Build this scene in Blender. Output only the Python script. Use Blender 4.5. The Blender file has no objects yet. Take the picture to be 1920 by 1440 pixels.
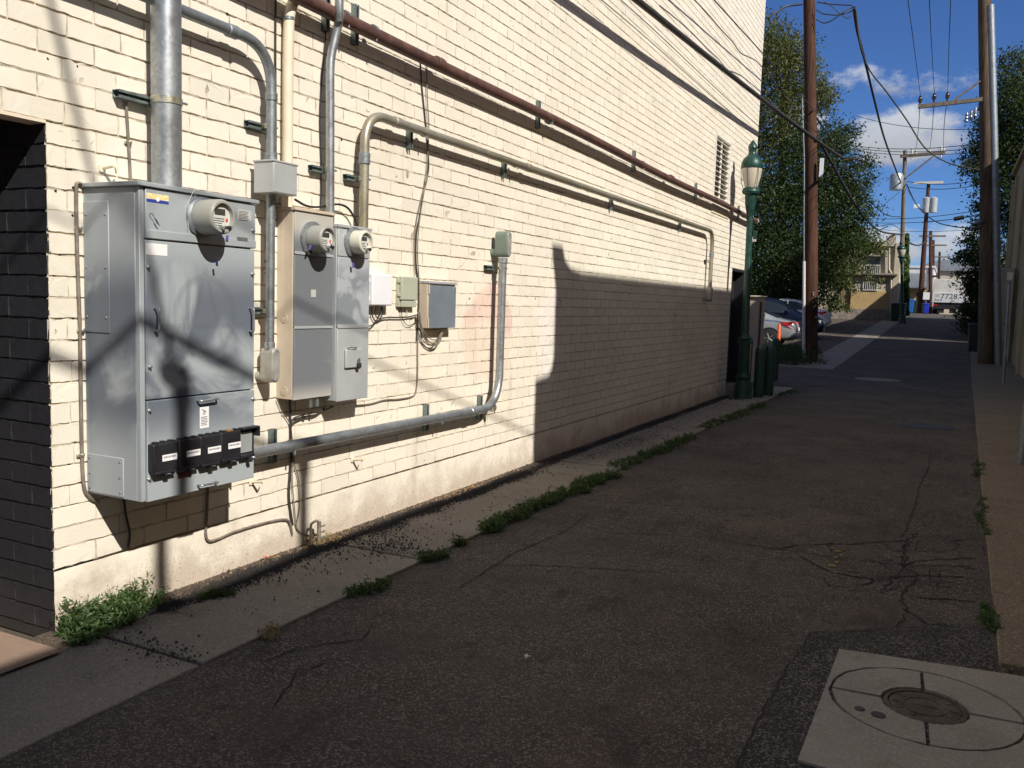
import bpy, bmesh, math, random
import numpy as np
from mathutils import Vector, Matrix
random.seed(7); rng = np.random.default_rng(7)
R = math.radians
scene = bpy.context.scene
COL = scene.collection

# ---------------------------------------------------------------- camera
FPX, CXP, CYP = 1640.0, 960.0, 720.0
H = 1.72                      # eye height
WALL = -3.87                  # face of the cream brick wall (plane x = WALL)
def _axes(pitch, roll, yaw):
    cy, sy = math.cos(yaw), math.sin(yaw)
    f0 = Vector((-sy, cy, 0)); r0 = Vector((cy, sy, 0)); u0 = Vector((0, 0, 1))
    f = f0*math.cos(pitch) - u0*math.sin(pitch); u = u0*math.cos(pitch) + f0*math.sin(pitch)
    r = r0*math.cos(roll) + u*math.sin(roll); u2 = u*math.cos(roll) - r0*math.sin(roll)
    return r, u2, f
CR, CU, CF = _axes(R(5.45), R(1.85), R(26.4))
cam_d = bpy.data.cameras.new('camera'); cam = bpy.data.objects.new('camera', cam_d); COL.objects.link(cam)
cam_d.sensor_width = 36; cam_d.lens = FPX/1920*36; cam_d.clip_start = .05; cam_d.clip_end = 2000
cam.matrix_world = Matrix(((CR.x, CU.x, -CF.x, 0), (CR.y, CU.y, -CF.y, 0), (CR.z, CU.z, -CF.z, H), (0, 0, 0, 1)))
scene.camera = cam
def ray(px, py): return CR*((px-CXP)/FPX) - CU*((py-CYP)/FPX) + CF
def X(px, py, x):
    d = ray(px, py); t = x/d.x; return Vector((x, d.y*t, H+d.z*t))
def Y(px, py, y):
    d = ray(px, py); t = y/d.y; return Vector((d.x*t, y, H+d.z*t))
def W(px, py, off=0.0): return X(px, py, WALL+off)
def gz(y):                                   # the alley is level, then climbs gently to a crest
    if y < 24: return 0.0
    if y < 30: return .033*(y-24)**2/12*0.9
    if y < 80: return .033*(y-30)+.0891
    return .033*50+.0891
def G(px, py):
    d = ray(px, py); y = 1.0
    while y < 200:
        if H + d.z*y/d.y <= gz(y): break
        y += .02
    return Vector((d.x*y/d.y, y, gz(y)))
def proj(P):
    q = Vector(P) - Vector((0, 0, H)); z = q.dot(CF)
    return CXP + FPX*q.dot(CR)/z, CYP - FPX*q.dot(CU)/z

# ---------------------------------------------------------------- sky, sun, exposure
SUN = Vector((1.0, -.53, .93)).normalized()          # towards the sun
sun_el = math.asin(SUN.z); sun_az = math.atan2(SUN.x, SUN.y)
world = bpy.data.worlds.new('World'); scene.world = world; world.use_nodes = True
nt = world.node_tree; nt.nodes.clear()
def wn(t, **k):
    n = nt.nodes.new(t)
    for a, b in k.items(): setattr(n, a, b)
    return n
def wmath(op, a, b=None, c=None, clamp=False):
    n = wn('ShaderNodeMath', operation=op); n.use_clamp = clamp
    for i, v in enumerate((a, b, c)):
        if v is None: continue
        if isinstance(v, (int, float)): n.inputs[i].default_value = v
        else: nt.links.new(v, n.inputs[i])
    return n.outputs[0]
sky = wn('ShaderNodeTexSky', sky_type='NISHITA'); sky.sun_disc = False
sky.sun_elevation = sun_el; sky.sun_rotation = sun_az
sky.altitude = 1600; sky.air_density = 1.0; sky.dust_density = .3; sky.ozone_density = 3.0
tc = wn('ShaderNodeTexCoord'); sep = wn('ShaderNodeSeparateXYZ'); nt.links.new(tc.outputs['Generated'], sep.inputs[0])
az = wmath('ARCTAN2', sep.outputs[0], sep.outputs[1]); el = wmath('ARCSINE', sep.outputs[2])
def wnoise(scale, detail, rough=.6, off=(0, 0, 0)):
    mp = wn('ShaderNodeMapping'); mp.inputs['Scale'].default_value = (1, 1, 1.7); mp.inputs['Location'].default_value = off
    nt.links.new(tc.outputs['Generated'], mp.inputs[0])
    n = wn('ShaderNodeTexNoise'); n.inputs['Scale'].default_value = scale; n.inputs['Detail'].default_value = detail
    n.inputs['Roughness'].default_value = rough; nt.links.new(mp.outputs[0], n.inputs['Vector']); return n.outputs[0]
nbig = wnoise(26, 6, .62); nwide = wnoise(3.2, 3, .6, (3.1, 1.7, .4))
dens = None; shade = None
CLOUDS = []                                    # cumulus: pixel centre, half width and height in pixels, weight
for px, py, hw, hh, wgt in ((1698, 258, 104, 52, 1.0), (1628, 152, 50, 22, .34), (1690, 160, 60, 12, .08), (1640, 462, 110, 34, 1.0), (1790, 462, 80, 36, .5), (1490, 235, 50, 40, .8)):
    d = ray(px, py).normalized(); CLOUDS.append((math.atan2(d.x, d.y), math.asin(d.z), hw/FPX, hh/FPX, wgt))
for a0, e0, w0, h0, wgt in CLOUDS:
    u = wmath('DIVIDE', wmath('SUBTRACT', az, a0), w0); v = wmath('DIVIDE', wmath('SUBTRACT', el, e0), h0)
    r2 = wmath('ADD', wmath('MULTIPLY', u, u), wmath('MULTIPLY', v, v))
    m = wmath('MULTIPLY', wmath('SUBTRACT', 1.0, r2), wgt); m = wmath('MAXIMUM', m, -1.0)
    top = wmath('MULTIPLY', wmath('MULTIPLY_ADD', v, .5, .5, True), wmath('GREATER_THAN', m, -.6))
    dens = m if dens is None else wmath('MAXIMUM', dens, m)
    shade = top if shade is None else wmath('MAXIMUM', shade, top)
far_off = wmath('MULTIPLY', wmath('SUBTRACT', nwide, .50), 9.0)             # unseen clouds added outside the view to whiten the sky's fill light
away = wmath('GREATER_THAN', wmath('ABSOLUTE', wmath('SUBTRACT', az, -.1)), .45)
dens = wmath('MAXIMUM', dens, wmath('ADD', wmath('MULTIPLY', far_off, away), wmath('MULTIPLY', wmath('SUBTRACT', away, 1.0), 2.0)))
dn = wmath('ADD', dens, wmath('MULTIPLY', wmath('SUBTRACT', nbig, .5), 2.6))
cover = wn('ShaderNodeMapRange'); cover.interpolation_type = 'SMOOTHSTEP'; cover.inputs['From Min'].default_value = -.15; cover.inputs['From Max'].default_value = .75
nt.links.new(dn, cover.inputs['Value'])
cov = wmath('MULTIPLY', cover.outputs[0], .93)
ccol = wn('ShaderNodeMix', data_type='RGBA'); nt.links.new(wmath('ADD', wmath('MULTIPLY', shade, .8), wmath('MULTIPLY', nbig, .35), None, True), ccol.inputs[0])
ccol.inputs[6].default_value = (3.3, 3.4, 3.7, 1); ccol.inputs[7].default_value = (6.6, 6.9, 7.4, 1)
deep = wn('ShaderNodeMix', data_type='RGBA', blend_type='MULTIPLY'); deep.inputs[0].default_value = 1; deep.inputs[7].default_value = (.44, .64, .98, 1); nt.links.new(sky.outputs[0], deep.inputs[6])
mix = wn('ShaderNodeMix', data_type='RGBA'); nt.links.new(cov, mix.inputs[0]); nt.links.new(deep.outputs[2], mix.inputs[6]); nt.links.new(ccol.outputs[2], mix.inputs[7])
bg = wn('ShaderNodeBackground'); bg.inputs[1].default_value = .085; nt.links.new(mix.outputs[2], bg.inputs[0])
wo = wn('ShaderNodeOutputWorld'); nt.links.new(bg.outputs[0], wo.inputs[0])
world.cycles.sampling_method = 'MANUAL'; world.cycles.sample_map_resolution = 256
sun_d = bpy.data.lights.new('sun', 'SUN'); sun_d.energy = 4.6; sun_d.angle = R(.53); sun_d.color = (1, .945, .85)
sun = bpy.data.objects.new('sun', sun_d); COL.objects.link(sun)
sun.rotation_euler = SUN.to_track_quat('Z', 'Y').to_euler(); sun.location = (12, -6, 20)
scene.view_settings.view_transform = 'Standard'; scene.view_settings.look = 'None'
scene.view_settings.exposure = .25; scene.view_settings.gamma = 1.0; scene.view_settings.use_curve_mapping = False
scene.render.engine = 'CYCLES'; scene.cycles.use_denoising = True; scene.cycles.max_bounces = 5; scene.cycles.use_adaptive_sampling = True; scene.cycles.adaptive_threshold = .025

# ---------------------------------------------------------------- materials
class NM:
    """small wrapper round a node material"""
    def __init__(s, name):
        s.m = bpy.data.materials.new(name); s.m.use_nodes = True; s.t = s.m.node_tree
        s.b = s.t.nodes['Principled BSDF']
        s.geo = s.t.nodes.new('ShaderNodeNewGeometry'); s.pos = s.geo.outputs['Position']
        s._bump = None
    def n(s, t, **k):
        n = s.t.nodes.new(t)
        for a, b in k.items(): setattr(n, a, b)
        return n
    def put(s, sock, v):
        if isinstance(v, bpy.types.NodeSocket): s.t.links.new(v, sock)
        elif isinstance(v, (tuple, list)) and len(v) == 3 and sock.type == 'RGBA': sock.default_value = (*v, 1)
        else: sock.default_value = v
    def math(s, op, a, b=None, c=None, clamp=False):
        n = s.n('ShaderNodeMath', operation=op); n.use_clamp = clamp
        for i, v in enumerate((a, b, c)):
            if v is not None: s.put(n.inputs[i], v)
        return n.outputs[0]
    def map(s, v, scale=(1, 1, 1), loc=(0, 0, 0), rot=(0, 0, 0)):
        n = s.n('ShaderNodeMapping'); n.inputs['Scale'].default_value = scale; n.inputs['Location'].default_value = loc; n.inputs['Rotation'].default_value = rot
        s.put(n.inputs[0], v); return n.outputs[0]
    def noise(s, scale, detail=4, rough=.55, vec=None, dist=0.0):
        n = s.n('ShaderNodeTexNoise'); n.inputs['Scale'].default_value = scale; n.inputs['Detail'].default_value = detail
        n.inputs['Roughness'].default_value = rough; n.inputs['Distortion'].default_value = dist
        s.put(n.inputs['Vector'], vec if vec is not None else s.pos); return n.outputs[0]
    def voro(s, scale, vec=None, feature='F1', out=0, rnd=1.0):
        n = s.n('ShaderNodeTexVoronoi', feature=feature); n.inputs['Scale'].default_value = scale; n.inputs['Randomness'].default_value = rnd
        s.put(n.inputs['Vector'], vec if vec is not None else s.pos); return n.outputs[out]
    def ramp(s, v, lo, hi, a=0.0, b=1.0, smooth=True):
        n = s.n('ShaderNodeMapRange'); n.interpolation_type = 'SMOOTHSTEP' if smooth else 'LINEAR'
        s.put(n.inputs['Value'], v); n.inputs['From Min'].default_value = lo; n.inputs['From Max'].default_value = hi
        n.inputs['To Min'].default_value = a; n.inputs['To Max'].default_value = b; return n.outputs[0]
    def mix(s, f, a, b, mode='MIX'):
        n = s.n('ShaderNodeMix', data_type='RGBA', blend_type=mode); s.put(n.inputs[0], f); s.put(n.inputs[6], a); s.put(n.inputs[7], b); return n.outputs[2]
    def xyz(s):
        n = s.n('ShaderNodeSeparateXYZ'); s.put(n.inputs[0], s.pos); return n.outputs
    def rnd(s): return s.n('ShaderNodeObjectInfo').outputs['Random']
    def island(s): return s.geo.outputs['Random Per Island']
    def bump(s, h, strength=.3, dist=.01):
        n = s.n('ShaderNodeBump'); n.inputs['Strength'].default_value = strength; n.inputs['Distance'].default_value = dist
        s.put(n.inputs['Height'], h)
        if s._bump is not None: s.t.links.new(s._bump, n.inputs['Normal'])
        s._bump = n.outputs[0]; s.t.links.new(s._bump, s.b.inputs['Normal'])
    def fin(s, col, rough=.7, metal=0.0, spec=.5):
        s.put(s.b.inputs['Base Color'], col); s.put(s.b.inputs['Roughness'], rough); s.put(s.b.inputs['Metallic'], metal)
        s.b.inputs['Specular IOR Level'].default_value = spec; return s.m
def c3(c, k): return tuple(min(1, max(0, x*k)) for x in c)
def plain(name, col, rough=.6, metal=0.0, var=.12, vs=6.0, bump=.12, bs=140.0, dirt=None, spec=.5):
    m = NM(name); n1 = m.noise(vs, 5, .6)
    c = m.mix(m.ramp(n1, .3, .7), c3(col, 1-var), c3(col, 1+var))
    if dirt is not None: c = m.mix(m.ramp(m.noise(vs*.6, 6, .7, m.map(m.pos, loc=(9, 4, 2))), .52, .72, 0, .75), c, dirt)
    if bump: m.bump(m.noise(bs, 3), bump, .004)
    return m.fin(c, m.ramp(n1, .3, .7, max(.02, rough-.08), min(1, rough+.08)), metal, spec)

def rect_mask(m, o, y0, y1, z0, z1, soft=.04):
    a = m.math('MULTIPLY', m.ramp(o[1], y0-soft, y0+soft), m.ramp(o[1], y1-soft, y1+soft, 1, 0))
    b = m.math('MULTIPLY', m.ramp(o[2], z0-soft, z0+soft), m.ramp(o[2], z1-soft, z1+soft, 1, 0))
    return m.math('MULTIPLY', a, b)
def blob_mask(m, o, y, z, ry, rz, wob):
    u = m.math('DIVIDE', m.math('SUBTRACT', o[1], y), ry); v = m.math('DIVIDE', m.math('SUBTRACT', o[2], z), rz)
    r = m.math('ADD', m.math('ADD', m.math('MULTIPLY', u, u), m.math('MULTIPLY', v, v)), wob)
    return m.ramp(r, .85, 1.15, 1, 0)
def cream_paint(name, base=(.80, .742, .635), joint=False):
    m = NM(name); o = m.xyz()
    big = m.noise(.55, 5, .6); mid = m.noise(3.2, 6, .65); wob = m.math('MULTIPLY', m.math('SUBTRACT', m.noise(2.2, 3), .5), 1.3)
    c = m.mix(m.ramp(big, .3, .7), c3(base, .955), c3(base, 1.03))
    up = m.ramp(o[2], 2.6, 5.2, 0, .55)                                     # the unpatched older coat higher up is yellower
    c = m.mix(up, c, c3((.80, .732, .608), .98))
    c = m.mix(m.math('MULTIPLY', m.ramp(m.noise(1.1, 4, .6, m.map(m.pos, loc=(5, 2, 8))), .56, .64), .5), c, (.74, .68, .55))
    for py_, pz_, sy_, sz_, col, k in ((7.27, 1.38, .50, .48, (.76, .58, .49), 1.0), (8.75, 1.35, .42, .5, (.80, .75, .74), .45), (9.3, 1.3, .55, .75, (.70, .645, .54), .5),
                                     (11.2, 2.15, 1.5, .6, (.81, .77, .64), .7), (13.2, 2.1, 1.2, .35, (.82, .79, .68), .6), (9.9, 1.1, 1.0, .6, (.70, .655, .53), .45),
                                     (6.9, 1.0, 1.4, .5, (.81, .735, .60), .55), (14.6, 1.4, 1.2, .6, (.69, .63, .50), .5), (6.4, 2.0, .9, .4, (.82, .74, .60), .5)):
        c = m.mix(m.math('MULTIPLY', blob_mask(m, o, py_, pz_, sy_, sz_, wob), k), c, col)
    streak = m.noise(1.0, 5, .7, m.map(m.pos, (1, 3.2, .35)))
    c = m.mix(m.math('MULTIPLY', m.ramp(streak, .57, .72), m.ramp(mid, .35, .7, .1, .5)), c, (.50, .43, .33))
    spl = m.math('MULTIPLY', m.ramp(m.math('ADD', o[2], m.math('MULTIPLY', m.math('SUBTRACT', m.noise(3.4, 5, .75), .5), .75)), .0, .36, 1, 0), .72)   # splashed soil
    c = m.mix(spl, c, (.43, .345, .27))
    c = m.mix(m.math('MULTIPLY', m.ramp(m.voro(46, out=0), .0, .16, 1, 0), m.ramp(m.noise(9, 3), .57, .66)), c, (.36, .30, .225))
    sp_ = m.math('MULTIPLY', m.ramp(m.noise(75, 3, .7), .56, .64), m.ramp(m.math('ADD', o[2], m.math('MULTIPLY', m.noise(5, 3), .3)), .2, .5, .75, .0))
    c = m.mix(sp_, c, (.30, .235, .17))     # chips
    if joint:
        c = m.mix(m.math('MULTIPLY', m.ramp(m.noise(6.5, 5, .75), .38, .60, .15, 1), m.ramp(o[2], 1.6, 3.4, .75, 1)), c, (.30, .25, .19))
    tone = m.n('ShaderNodeHueSaturation'); m.put(tone.inputs['Color'], c); m.put(tone.inputs['Value'], m.math('ADD', .95, m.math('MULTIPLY', m.math('FRACT', m.math('ADD', m.rnd(), m.island())), .085)))
    m.bump(m.noise(22, 3, .6), .16, .008); m.bump(m.noise(150, 3, .7), .5, .003)
    return m.fin(tone.outputs[0], .82, 0, .3)
M_BRICK = cream_paint('cream_painted_brick')
M_MORTAR = cream_paint('cream_painted_mortar', (.74, .66, .53), True)
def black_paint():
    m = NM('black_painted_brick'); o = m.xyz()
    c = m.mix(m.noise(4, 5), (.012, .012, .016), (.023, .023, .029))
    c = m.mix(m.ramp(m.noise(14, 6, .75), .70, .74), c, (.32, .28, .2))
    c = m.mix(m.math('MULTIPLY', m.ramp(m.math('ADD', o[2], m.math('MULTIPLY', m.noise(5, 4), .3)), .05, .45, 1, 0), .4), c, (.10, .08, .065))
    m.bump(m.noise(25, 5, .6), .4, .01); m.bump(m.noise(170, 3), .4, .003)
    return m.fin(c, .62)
M_BLACK = black_paint()
def asphalt(name, lo=(.043, .035, .030), hi=(.086, .071, .060), rust=.6):
    m = NM(name)
    big = m.noise(.7, 6, .65); c = m.mix(m.ramp(big, .3, .7), lo, hi)
    c = m.mix(m.math('MULTIPLY', m.ramp(m.noise(1.3, 5, .6, m.map(m.pos, loc=(3, 8, 0))), .52, .72), rust), c, (.115, .082, .06))
    st = m.voro(130, out=1); sv = m.n('ShaderNodeSeparateColor'); m.put(sv.inputs[0], st)
    c = m.mix(m.math('MULTIPLY', m.ramp(sv.outputs[0], .55, 1), m.ramp(m.noise(1.6, 4), .3, .6, .45, 1.0)), c, (.22, .19, .165))
    st2 = m.voro(42, out=1); s2 = m.n('ShaderNodeSeparateColor'); m.put(s2.inputs[0], st2)
    c = m.mix(m.math('MULTIPLY', m.ramp(s2.outputs[1], .84, .97), m.ramp(m.voro(42), .1, .34, 1, 0)), c, (.24, .215, .19))
    c = m.mix(m.ramp(m.noise(9, 6, .7), .54, .70, 0, .7), c, c3(lo, .5))
    c = m.mix(m.ramp(m.noise(3.1, 5, .65, m.map(m.pos, (1, .45, 1), (4, 1, 0))), .55, .72, 0, .55), c, c3(lo, .6))
    m.bump(m.voro(120), .8, .008); m.bump(m.noise(30, 4, .65), .5, .014)
    return m.fin(c, .86, 0, .3)
M_ASPH = asphalt('alley_asphalt'); M_PATCH = asphalt('patch_asphalt', (.022, .022, .023), (.036, .035, .034), .1)
M_LOT = asphalt('lot_asphalt', (.062, .045, .036), (.095, .070, .056), .4)
def concrete(name, base, agg=.25, rs=1.0, stain=(.12, .10, .085), aggs=160):
    m = NM(name)
    c = m.mix(m.ramp(m.noise(1.4, 6, .6), .3, .7), c3(base, .86), c3(base, 1.1))
    c = m.mix(m.math('MULTIPLY', m.ramp(m.noise(2.3, 7, .7, m.map(m.pos, loc=(2, 7, 1))), .53, .70), .55*rs), c, stain)
    sv = m.n('ShaderNodeSeparateColor'); m.put(sv.inputs[0], m.voro(aggs, out=1))
    c = m.mix(m.math('MULTIPLY', sv.outputs[0], agg), c, c3(base, .45)); c = m.mix(m.math('MULTIPLY', m.ramp(sv.outputs[1], .8, 1), agg), c, c3(base, 1.9))
    m.bump(m.voro(aggs), .25*(agg*3), .003); m.bump(m.noise(60, 5, .7), .3, .005)
    return m.fin(c, .88, 0, .25)
M_SLAB = concrete('sidewalk_concrete', (.275, .242, .20), .42, 1.2, (.13, .105, .085), 130)
M_AGG = concrete('exposed_aggregate', (.215, .175, .125), .7, .6, (.1, .08, .06), 105)
M_PAD = concrete('manhole_concrete', (.30, .278, .245), .3, 1.3, (.16, .14, .115), 140)
M_REDC = concrete('reddish_concrete', (.33, .235, .175), .15, .7, (.2, .14, .1))
M_GROUND = concrete('dusty_ground', (.115, .095, .075), .5)
M_SOIL = concrete('gritty_soil', (.13, .10, .078), .7, 1, (.05, .04, .035), 90)
def galv(name, base=(.50, .52, .54), rough=.42, metal=.75, tint=None):
    m = NM(name)
    sp = m.n('ShaderNodeSeparateColor'); m.put(sp.inputs[0], m.voro(55, out=1))
    c = m.mix(sp.outputs[0], c3(base, .82), c3(base, 1.08))
    c = m.mix(m.ramp(m.noise(2.5, 6, .65, m.map(m.pos, (3, 1, 3))), .5, .7, 0, .6), c, c3(base, .6))
    if tint: c = m.mix(m.ramp(m.noise(1.2, 5), .35, .65, .25, .9), c, tint)
    m.bump(m.noise(160, 2), .08, .002)
    return m.fin(c, m.ramp(m.noise(7, 4), .3, .7, rough-.08, rough+.12), metal)
M_GALV = galv('galvanized_steel', (.40, .425, .445)); M_GALVD = galv('dull_galvanized', (.29, .32, .335), .5, .7)
M_EMT = galv('tarnished_conduit', (.46, .44, .37), .48, .6, (.30, .265, .18))
M_STRUT = plain('strut_steel', (.17, .215, .21), .5, .45, .25, 20, .1)
M_ZINC = plain('zinc_clamp', (.58, .56, .46), .35, .85, .2, 30, .1, 200, (.42, .36, .2))
M_RUST = plain('rusty_brown_pipe', (.115, .058, .046), .6, .1, .3, 9, .3, 90, (.06, .035, .03))
M_CREAMP = plain('cream_painted_pipe', (.76, .66, .51), .5, 0, .05, 8, .1)
def enclosure(name, base, blotch, lo, hi, soft=.08, z0=-9, z1=9, scale=2.4, k=.9, off=(0, 0, 0), ghost=False):
    m = NM(name); o = m.xyz()
    n = m.noise(scale, 4, .55, m.map(m.pos, loc=off), .9)
    f = m.math('MULTIPLY', m.ramp(n, lo, hi), m.math('MULTIPLY', m.ramp(o[2], z0-soft, z0+soft*2), m.ramp(o[2], z1-soft*2, z1+soft, 1, 0)))
    c = m.mix(m.math('MULTIPLY', f, k), base, blotch)
    if ghost:                       # a sprayed ring and strokes still ghosting through the cover coat
        u = m.math('SUBTRACT', o[1], 3.385); v = m.math('SUBTRACT', o[2], 1.585)
        rr = m.math('SQRT', m.math('ADD', m.math('MULTIPLY', u, u), m.math('MULTIPLY', v, v)))
        g = m.ramp(m.math('ABSOLUTE', m.math('SUBTRACT', rr, .20)), .008, .026, 1, 0)
        for sl in (-.30, .30):
            ln = m.math('ABSOLUTE', m.math('SUBTRACT', u, m.math('MULTIPLY', m.math('SUBTRACT', .24, v), sl))); g = m.math('MAXIMUM', g, m.math('MULTIPLY', m.ramp(ln, .008, .024, 1, 0), m.ramp(rr, .22, .28, 1, 0)))
        g = m.math('MAXIMUM', g, m.math('MULTIPLY', m.ramp(m.math('ABSOLUTE', m.math('ADD', v, .05)), .008, .022, 1, 0), m.ramp(rr, .24, .30, 1, 0)))
        c = m.mix(m.math('MULTIPLY', g, .22), c, (.085, .095, .115))
    c = m.mix(m.ramp(m.noise(8, 6, .7), .62, .8, 0, .35), c, c3(base, .6))
    c = m.mix(m.ramp(m.noise(60, 3), .72, .76, 0, .6), c, c3(base, 1.25))
    m.bump(m.noise(35, 3), .05, .003)
    return m.fin(c, m.ramp(n, lo, hi, .46, .56), 0)
M_CAB = enclosure('grey_cabinet_paint', (.36, .395, .415), (.112, .132, .166), .33, .52, .1, .96, 1.86, 2.0, .93, (1.0, .2, .4), True)
M_CABL = plain('grey_cabinet_plain', (.37, .405, .425), .42, .12, .06, 5, .05)
M_BOXA = enclosure('meter_box_overspray', (.46, .44, .40), (.15, .165, .185), .22, .40, .05, 1.06, 2.12, 1.6, .95, (3, 1, .3))
M_BOXB = enclosure('meter_box_streaked', (.40, .425, .45), (.20, .22, .245), .43, .56, .05, 1.42, 1.92, 4.0, .85, (0, 2, 6))
M_BEIGE = plain('beige_enclosure', (.56, .475, .375), .5, 0, .06, 6, .06)
M_GREYF = plain('slate_grey_cover', (.17, .20, .24), .5, 0, .08, 5, .05)
M_JBOX = plain('light_grey_box', (.44, .455, .46), .45, .15, .05, 5, .05)
M_WHITEP = plain('white_plastic', (.80, .80, .84), .35, 0, .02, 5, .03)
M_SAGE = plain('sage_plastic', (.42, .435, .345), .5, 0, .05, 5, .05)
M_METER = plain('meter_grey', (.33, .33, .295), .4, 0, .04, 6, .04)
M_GLASSY = plain('meter_glass_rim', (.62, .60, .50), .15, 0, .05, 6, 0)
M_LCD = plain('lcd_dark', (.05, .055, .05), .2, 0, .1, 6, 0)
M_DIAL = plain('meter_dial', (.60, .60, .56), .5, 0, .06, 30, 0)
M_BLACKP = plain('black_plastic', (.018, .018, .022), .42, 0, .2, 10, .06)
M_RUBBER = plain('dark_rubber', (.016, .016, .016), .75, 0, .2, 10, .1)
M_LABEL = plain('white_label', (.82, .82, .82), .5, 0, .03, 40, 0)
M_LABELG = plain('pale_grey_label', (.50, .50, .47), .5, 0, .15, 120, 0)
M_PLATE = plain('engraved_plate', (.20, .20, .20), .4, .4, .2, 120, 0)
M_INK = plain('print_ink', (.02, .02, .025), .6, 0, .1, 10, 0)
M_BLUEINK = plain('sticker_blue', (.03, .055, .33), .5, 0, .1, 10, 0)
M_YELL = plain('sticker_yellow', (.86, .62, .22), .5, 0, .1, 10, 0)
M_PALEY = plain('sticker_pale_yellow', (.88, .78, .48), .5, 0, .05, 10, 0)
M_PURPLE = plain('purple_tag', (.13, .10, .38), .45, 0, .15, 20, 0)
M_NAVY = plain('navy_tag', (.02, .025, .10), .45, 0, .15, 20, 0)
M_RED = plain('red_print', (.55, .05, .04), .5, 0, .1, 10, 0)
M_COPPER = plain('copper_rust', (.38, .19, .08), .5, .3, .2, 20, .1)
M_CABLE = plain('dark_cable', (.035, .031, .028), .6, 0, .25, 20, .1)
M_CABLEG = plain('grey_brown_cable', (.20, .17, .135), .6, 0, .25, 20, .1)
M_WIREW = plain('pale_wire', (.62, .60, .55), .55, 0, .1, 20, 0)
M_LB = plain('lb_fitting_green_grey', (.20, .25, .215), .5, .3, .08, 8, .08)
M_LBG = plain('lb_fitting_grey', (.40, .39, .36), .5, .3, .15, 12, .1, 140, (.3, .24, .17))
M_GREEN = plain('lamp_post_green', (.010, .048, .037), .38, .1, .25, 9, .15, 60, (.02, .045, .035))
M_BOLL = plain('bollard_green', (.018, .055, .045), .45, 0, .15, 12, .08)
M_LENS = plain('frosted_globe', (.55, .49, .40), .3, 0, .06, 6, .03)
def glass(name, col, rough=.06):
    m = NM(name); m.b.inputs['IOR'].default_value = 1.45
    return m.fin(col, rough, 0, .6)
M_CARGLASS = glass('car_glass', (.02, .025, .03)); M_WINGLASS = glass('window_glass', (.03, .035, .04))
def wood(name, a, b, rough=.85):
    m = NM(name)
    g = m.noise(14, 6, .65, m.map(m.pos, (1, 1, .06)), .4)
    c = m.mix(m.ramp(g, .3, .7), a, b); c = m.mix(m.ramp(m.noise(30, 4, .6, m.map(m.pos, (1, 1, .03))), .58, .66, 0, .8), c, c3(a, .35))
    c = m.mix(m.ramp(m.noise(.8, 5), .45, .7, 0, .5), c, c3(a, .6))
    m.bump(m.noise(45, 5, .65, m.map(m.pos, (1, 1, .04))), .7, .012)
    return m.fin(c, rough, 0, .25)
M_POLE = wood('brown_pole_wood', (.050, .022, .014), (.115, .052, .032)); M_POLEG = wood('grey_pole_wood', (.15, .12, .09), (.25, .21, .165))
M_POLED = wood('dark_pole_wood', (.07, .045, .03), (.17, .12, .08)); M_GATE = wood('wood_gate', (.30, .21, .12), (.42, .32, .20))
def leafmat(name, a, b, tr=.28):
    m = NM(name); c = m.mix(m.island(), a, b); m.fin(c, .55, 0, .35)
    t = m.n('ShaderNodeBsdfTranslucent'); m.put(t.inputs[0], m.mix(.5, c, (.16, .24, .03)))
    mx = m.n('ShaderNodeMixShader'); mx.inputs[0].default_value = tr
    m.t.links.new(m.b.outputs[0], mx.inputs[1]); m.t.links.new(t.outputs[0], mx.inputs[2])
    m.t.links.new(mx.outputs[0], m.t.nodes['Material Output'].inputs[0]); return m.m
M_LEAF1 = leafmat('tree_leaves', (.045, .060, .016), (.17, .165, .055), .34); M_LEAF4 = leafmat('elm_leaves', (.014, .032, .010), (.055, .082, .022), .25); M_LEAF2 = leafmat('dark_leaves', (.016, .034, .013), (.05, .075, .024))
M_LEAF3 = leafmat('small_tree_leaves', (.055, .085, .018), (.16, .175, .05)); M_WEED = leafmat('weed_leaves', (.03, .07, .02), (.11, .175, .06))
M_IVY = leafmat('ivy_leaves', (.035, .08, .018), (.10, .17, .04)); M_GRASS = leafmat('dark_grass', (.03, .05, .012), (.06, .085, .025)); M_DRY = leafmat('dry_straw', (.30, .22, .11), (.45, .34, .19))
M_BARK = wood('tree_bark', (.05, .038, .028), (.11, .085, .065))
M_TAN = plain('tan_stucco', (.40, .305, .175), .9, 0, .1, 2, .3, 60, (.28, .21, .13)); M_CRST = plain('cream_stucco', (.56, .49, .38), .9, 0, .08, 2, .3, 60, (.36, .31, .24))
M_OCHRE = plain('ochre_stucco', (.50, .36, .17), .9, 0, .08, 2, .3, 60); M_WHITEB = plain('white_wall', (.66, .66, .66), .8, 0, .06, 2, .1)
M_STONE = plain('grey_stone', (.27, .235, .2), .9, 0, .25, 5, .5, 30); M_IRON = plain('white_iron', (.62, .61, .57), .5, 0, .06, 8, 0)
M_CHIP = plain('dark_gravel', (.028, .024, .022), .85, 0, .5, 40, 0); M_TWIG = plain('dry_litter', (.36, .22, .10), .8, 0, .5, 60, 0)
M_ORANGE = plain('orange_cone', (.72, .11, .02), .5, 0, .08, 6, .05); M_BLUEBIN = plain('blue_bin', (.02, .13, .42), .45, 0, .1, 5, .05)
M_DGREEN = plain('dark_green_bin', (.012, .035, .026), .5, 0, .2, 5, .08); M_ROYAL = plain('royal_blue_bin', (.02, .04, .55), .45, 0, .08, 5, .05)
M_SILVER = plain('silver_car_paint', (.46, .475, .49), .24, .55, .03, 6, 0); M_DBLUE = plain('dark_blue_car_paint', (.005, .009, .028), .22, .3, .05, 6, 0)
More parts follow.
